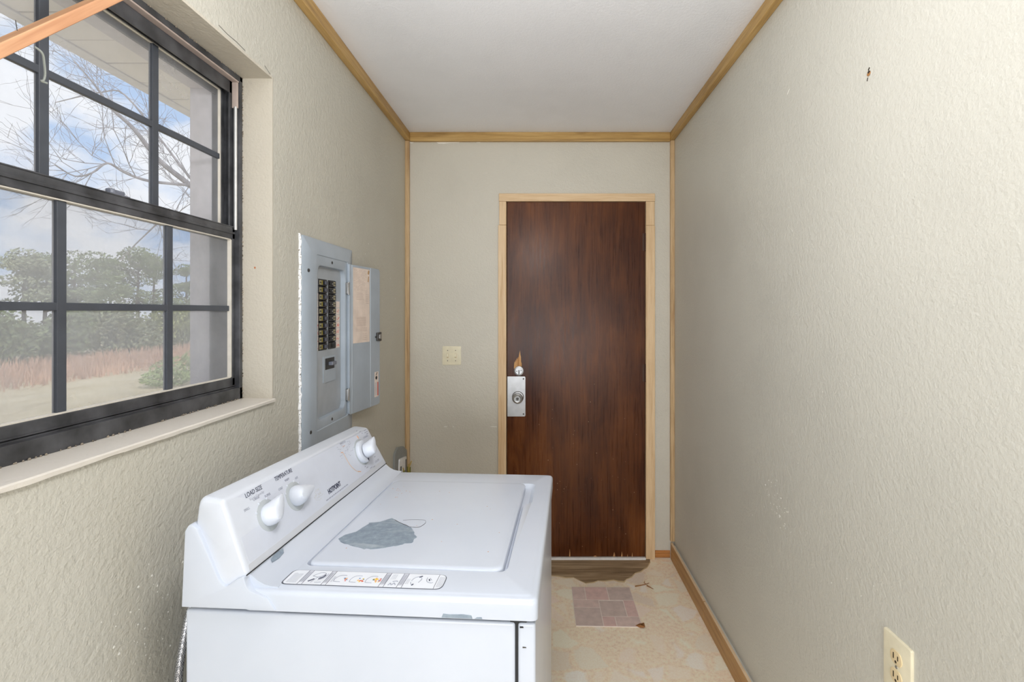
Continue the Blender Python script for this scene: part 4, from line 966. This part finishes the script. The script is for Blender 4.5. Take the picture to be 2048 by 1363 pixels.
b = new_bm(); lathe(b, [(.0062, 0), (.0055, .0012), (.0025, .0016)], (XR - .0002, 1.1506, wz(.5588)), (-1, 0, .2), 12); ah = obj('anchor_hole', b, plain('rusty_anchor', (160, 112, 62), .8), wr, label='rusty screw hole high on the right wall')
b = new_bm(); lathe(b, [(.0035, 0), (.003, .0024)], (XR - .0004, 1.149, wz(.5615)), (-1, 0, .2), 10); prism(b, [(1.147, wz(.571)), (1.151, wz(.566)), (1.153, wz(.568)), (1.149, wz(.573))], rx, 0, .001); prism(b, [(1.157, wz(.544)), (1.155, wz(.550)), (1.153, wz(.551)), (1.156, wz(.543))], rx, 0, .001); obj('hole_core', b, M['slot'], ah)
b = new_bm(); prism(b, [(-.612, ZC - .0515), (-.475, ZC - .0515), (-.480, ZC - .0545), (-.52, ZC - .0555), (-.57, ZC - .0605), (-.598, ZC - .0600)], bk, 0, .0008); prism(b, [(-.38, ZC - .0515), (-.355, ZC - .0515), (-.357, ZC - .0545), (-.375, ZC - .054)], bk, 0, .0008); prism(b, [(-.765, ZC - .0515), (-.74, ZC - .0515), (-.755, ZC - .058), (-.763, ZC - .056)], bk, 0, .0008)
obj('bare_plaster', b, M['chip'], wb, label='unpainted white sliver under the ceiling trim')
b = new_bm()
for k in range(30): fleck(b, bk, random.uniform(-.74, -.26), random.uniform(.75, 1.2), random.uniform(.0007, .0018))
for x, w in ((-.57, .02), (-.515, .006), (-.30, .03), (-.275, .015)): prism(b, [(x, .7615), (x + w, .760), (x + w, .7635), (x + w * .4, .7645)], bk, 0, .0006)
obj('paint_flecks', b, M['chip'], wb, kind='stuff')
b = new_bm(); tube(b, [(XL + .0002, 1.196, wz(.699)), (XL + .0002, 1.23, wz(.6955)), (XL + .0002, 1.265, wz(.6965)), (XL + .0002, 1.302, wz(.6935))], .0007, 5); tube(b, [(XL + .0002, 1.395, wz(.7)), (XL + .0002, 1.415, wz(.692)), (XL + .0002, 1.434, wz(.684))], .0006, 5); obj('plaster_crack', b, M['darksteel'], wl, kind='stuff')
b = new_bm(); fleck(b, lambda a, z, d: Vector((a, WD1 + .0004 - d * 1.6, z)), -.838, wz(.1285), .0035); obj('rust_spot', b, plain('rust_spot', (176, 110, 72), .8), win)

# holder added for the laundry's fill lamp, above the photographer's view
cf = thing('fill_lamp_holder', 'added white pendant lamp holder, out of view, hanging from the ceiling near the window', 'ceiling light', (-.08, .68, ZC))
b = new_bm(); lathe(b, [(.02, 0), (.06, -.002), (.058, -.02), (.012, -.03), (.006, -.035), (.006, -.20), (.03, -.205), (.032, -.235), (.02, -.24)], (-.08, .68, ZC), (0, 0, 1), 28); obj('lamp_base', b, M['plastic'], cf, True)

# ------------------------------------------------------------------ outdoors
GZ = -1.6
b = new_bm(); box(b, -90, XO - .02, -40, 110, GZ - .2, GZ); sobj('field_ground', b, M['field'])
def leaf_cloud(bm_list, centers, n, size, rnd):
    t = bm_list
    for i in range(n):
        c, r = rnd.choice(centers)
        while True:
            p = Vector((rnd.uniform(-1, 1), rnd.uniform(-1, 1), rnd.uniform(-1, 1)))
            if p.length <= 1: break
        p = p.normalized() * (p.length ** .55)
        q = Vector(c) + Vector((p.x * r[0], p.y * r[1], p.z * r[2]))
        a = Vector((rnd.gauss(0, 1), rnd.gauss(0, 1), rnd.gauss(0, 1))).normalized(); e = a.orthogonal().normalized(); s = size * rnd.uniform(.6, 1.5)
        t.faces.new((t.verts.new(q + a * s), t.verts.new(q - a * s * .6 + e * s * .7), t.verts.new(q - a * s * .6 - e * s * .7)))
def tree(x, y, h, kind, label, seed, crown=1.0):
    rnd = random.Random(seed); rt = thing('pine_tree' if kind == 'pine' else 'shrub_tree', label, 'tree', (x, y, GZ), 0, 'pines along the far edge of the field' if kind == 'pine' else 'undergrowth along the far edge of the field')
    if kind == 'pine':
        b = new_bm(); lean = rnd.uniform(-.03, .03)
        tube(b, [(x, y, GZ - .1), (x + lean * h * .4, y, GZ + h * .5), (x + lean * h, y + .1, GZ + h * .95)], .16, 7, .04)
        cs = []
        for k in range(11):
            a = rnd.uniform(0, 6.28); zz = h * rnd.uniform(.48, .97); rr = crown * (1.9 - 1.3 * (zz / h - .48) / .5) * rnd.uniform(.4, 1)
            cx, cyy = x + rr * math.cos(a), y + rr * math.sin(a)
            tube(b, [(x + lean * zz, y, GZ + zz - .35), (cx, cyy, GZ + zz)], .05, 5, .015)
            cs.append(((cx, cyy, GZ + zz), (crown * .95, crown * .95, .42)))
        cs.append(((x + lean * h, y, GZ + h * .96), (crown * .8, crown * .8, .5)))
        obj('trunk', b, M['bark_pine'], rt)
        b = new_bm(); leaf_cloud(b, cs, 2600, .085, rnd); obj('foliage', b, rnd.choice([M['leaf_a'], M['leaf_c']]), rt, kind='stuff')
    else:
        b = new_bm(); cs = []
        for k in range(5): 
            a = rnd.uniform(0, 6.28); rr = rnd.uniform(.2, 1.2) * crown; c = (x + rr * math.cos(a), y + rr * math.sin(a), GZ + h * rnd.uniform(.3, .78)); cs.append((c, (1.1 * crown, 1.1 * crown, h * .28)))
            tube(b, [(x, y, GZ - .05), c], .06, 5, .02)
        cs.append(((x, y, GZ + h * .25), (1.4 * crown, 1.4 * crown, h * .27)))
        obj('trunk', b, M['bark_pine'], rt)
        b = new_bm(); leaf_cloud(b, cs, 2200, .11, rnd); obj('foliage', b, rnd.choice([M['leaf_b'], M['leaf_c'], M['leaf_a']]), rt, kind='stuff')
rnd = random.Random(4)
k = 0; y = 24.5
while y < 47:
    x = -29.5 - rnd.uniform(0, 1.5) - .03 * (y - 22); h = rnd.uniform(3.2, 4.3)
    tree(x, y, h, 'shrub', 'low leafy tree in the hazy undergrowth beyond the dry field', 100 + k, rnd.uniform(1.0, 1.4)); k += 1; y += rnd.uniform(1.7, 2.5)
PINES = [(48, 503, -32.5, 'leftmost hazy pine beyond the field, filling the lower left window pane'), (88, 512, -33.5, 'hazy pine half hidden behind the left vertical bar of the lower sash'),
         (152, 506, -32, 'broad pine crown just right of the left vertical bar of the lower sash'), (196, 508, -33, 'broad round pine crown in the middle of the lower centre pane'),
         (222, 520, -34.5, 'lower, farther pine between the two tall crowns of the lower centre pane'), (276, 497, -32.5, 'tallest pine, with bare trunk, in the right half of the lower centre pane'),
         (306, 516, -34, 'slender pine just left of the right vertical bar of the lower sash'), (374, 532, -34, 'shorter pine in the lower right pane beside the right vertical bar'), (410, 540, -35, 'shortest and rightmost pine, beside the grey outer window jamb')]
for i, (px, yt, X, lab) in enumerate(PINES):
    D_ = 980 * X / (px - 1083); h = H + (623 - yt) * D_ / 980 - GZ
    tree(X, D_, h, 'pine', lab, 301 + i, 1.0 if i not in (2, 3, 5) else 1.3)
# russet band of tall grass, and a green bush
b = new_bm(); rnd = random.Random(9)
for i in range(9000):
    y = rnd.uniform(14, 50); x = -20.3 - rnd.uniform(0, 8.6) ** 1.0; hh = rnd.uniform(.35, .75); w = .035; a = rnd.uniform(0, 3.14); dx, dy = w * math.cos(a), w * math.sin(a); lx_ = rnd.uniform(-.15, .15); ly_ = rnd.uniform(-.15, .15)
    b.faces.new((b.verts.new((x - dx, y - dy, GZ)), b.verts.new((x + dx, y + dy, GZ)), b.verts.new((x + lx_, y + ly_, GZ + hh))))
o = obj('tall_grass', b, M['sedge'], None, kind='stuff'); o['label'] = 'band of russet dry grass across the field before the trees'; o['category'] = 'grass'
bs = thing('bush', 'low green bush on the dry field seen through the lower right pane', 'bush', (-15.4, 21.2, GZ))
rnd = random.Random(12); b = new_bm()
for k in range(9): a = k * .7; tube(b, [(-15.4, 21.2, GZ - .02), (-15.4 + .8 * math.cos(a), 21.2 + .8 * math.sin(a), GZ + .8)], .02, 5, .008)
obj('stems', b, M['twig'], bs)
b = new_bm(); leaf_cloud(b, [((-15.4, 21.2, GZ + .6), (1.3, 1.2, .55)), ((-15.6, 22.6, GZ + .7), (1.0, .9, .7)), ((-15.3, 20.0, GZ + .35), (.9, .9, .35)), ((-15.8, 23.6, GZ + .5), (.9, .9, .5))], 2600, .06, rnd); obj('foliage', b, M['bush'], bs, kind='stuff')
# bare tree leaning over the yard
bt = thing('bare_tree', 'leafless grey tree with long leaning limbs close outside the window', 'tree', (-7.0, 12.9, GZ))
rnd = random.Random(17); bL = new_bm(); bT = new_bm()
def grow(p, d, r, l, depth):
    n = 4; pts = [p]; q = Vector(p); dd = Vector(d)
    for i in range(n):
        dd = (dd + Vector((rnd.gauss(0, .16), rnd.gauss(0, .16), rnd.gauss(.02, .14)))).normalized(); q = q + dd * l / n; pts.append(q.copy())
    tube(bT if depth > 0 else bL, pts, r, 5 if depth else 7, r * .5)
    if depth >= 4: return
    for i in range(1, n + 1):
        for _ in range(2 if depth < 3 else 1):
            if rnd.random() < .78:
                sd = (dd + Vector((rnd.gauss(0, .6), rnd.gauss(0, .6), rnd.gauss(.1, .5)))).normalized(); grow(pts[i], sd, max(.004, r * .52), l * rnd.uniform(.45, .65), depth + 1)
def P(px, py, D): return Vector(((px - 1083) / 980 * D, D, H + (623 - py) / 980 * D))
limbs = [[(-7.0, 12.9, GZ - .1), (-7.05, 12.9, .8), P(470, 470, 12.4), P(425, 410, 12.0), P(380, 370, 11.7), P(318, 320, 11.4), P(268, 258, 11.1), P(222, 215, 10.9), P(190, 170, 10.7), P(146, 120, 10.6)],
         [(-7.05, 12.9, .8), P(480, 380, 13.0), P(432, 330, 13.2), P(405, 260, 13.4), P(385, 232, 13.5), P(360, 150, 13.6)],
         [P(380, 370, 11.7), P(300, 362, 11.0), P(250, 345, 10.7), P(215, 326, 10.5), P(185, 345, 10.3), P(150, 352, 10.2), P(110, 330, 10.0)],
         [P(470, 470, 12.4), P(430, 500, 11.6), P(400, 440, 11.4), P(330, 440, 11.2), P(290, 470, 11.1), P(240, 520, 11.0)],
         [P(425, 410, 12.0), P(360, 330, 12.2), P(330, 290, 12.4), P(250, 190, 12.6), P(200, 185, 12.6), P(110, 205, 12.6)]]
for i, lm in enumerate(limbs):
    pts = smooth_path(lm, 4); r0 = (.11, .085, .035, .03, .035)[i]
    tube(bL, pts, r0, 8, .010)
    for j in range(6, len(pts)):
        if rnd.random() < .62:
            dd = (pts[min(j + 1, len(pts) - 1)] - pts[j - 1]).normalized(); sd = (dd * .7 + Vector((rnd.gauss(0, .55), rnd.gauss(0, .55), rnd.gauss(.1, .55)))).normalized()
            grow(pts[j], sd, .013 * (1 - .5 * j / len(pts)), rnd.uniform(.7, 1.7), 2)
obj('limbs', bL, M['bark'], bt); obj('twigs', bT, M['twig'], bt, kind='stuff')
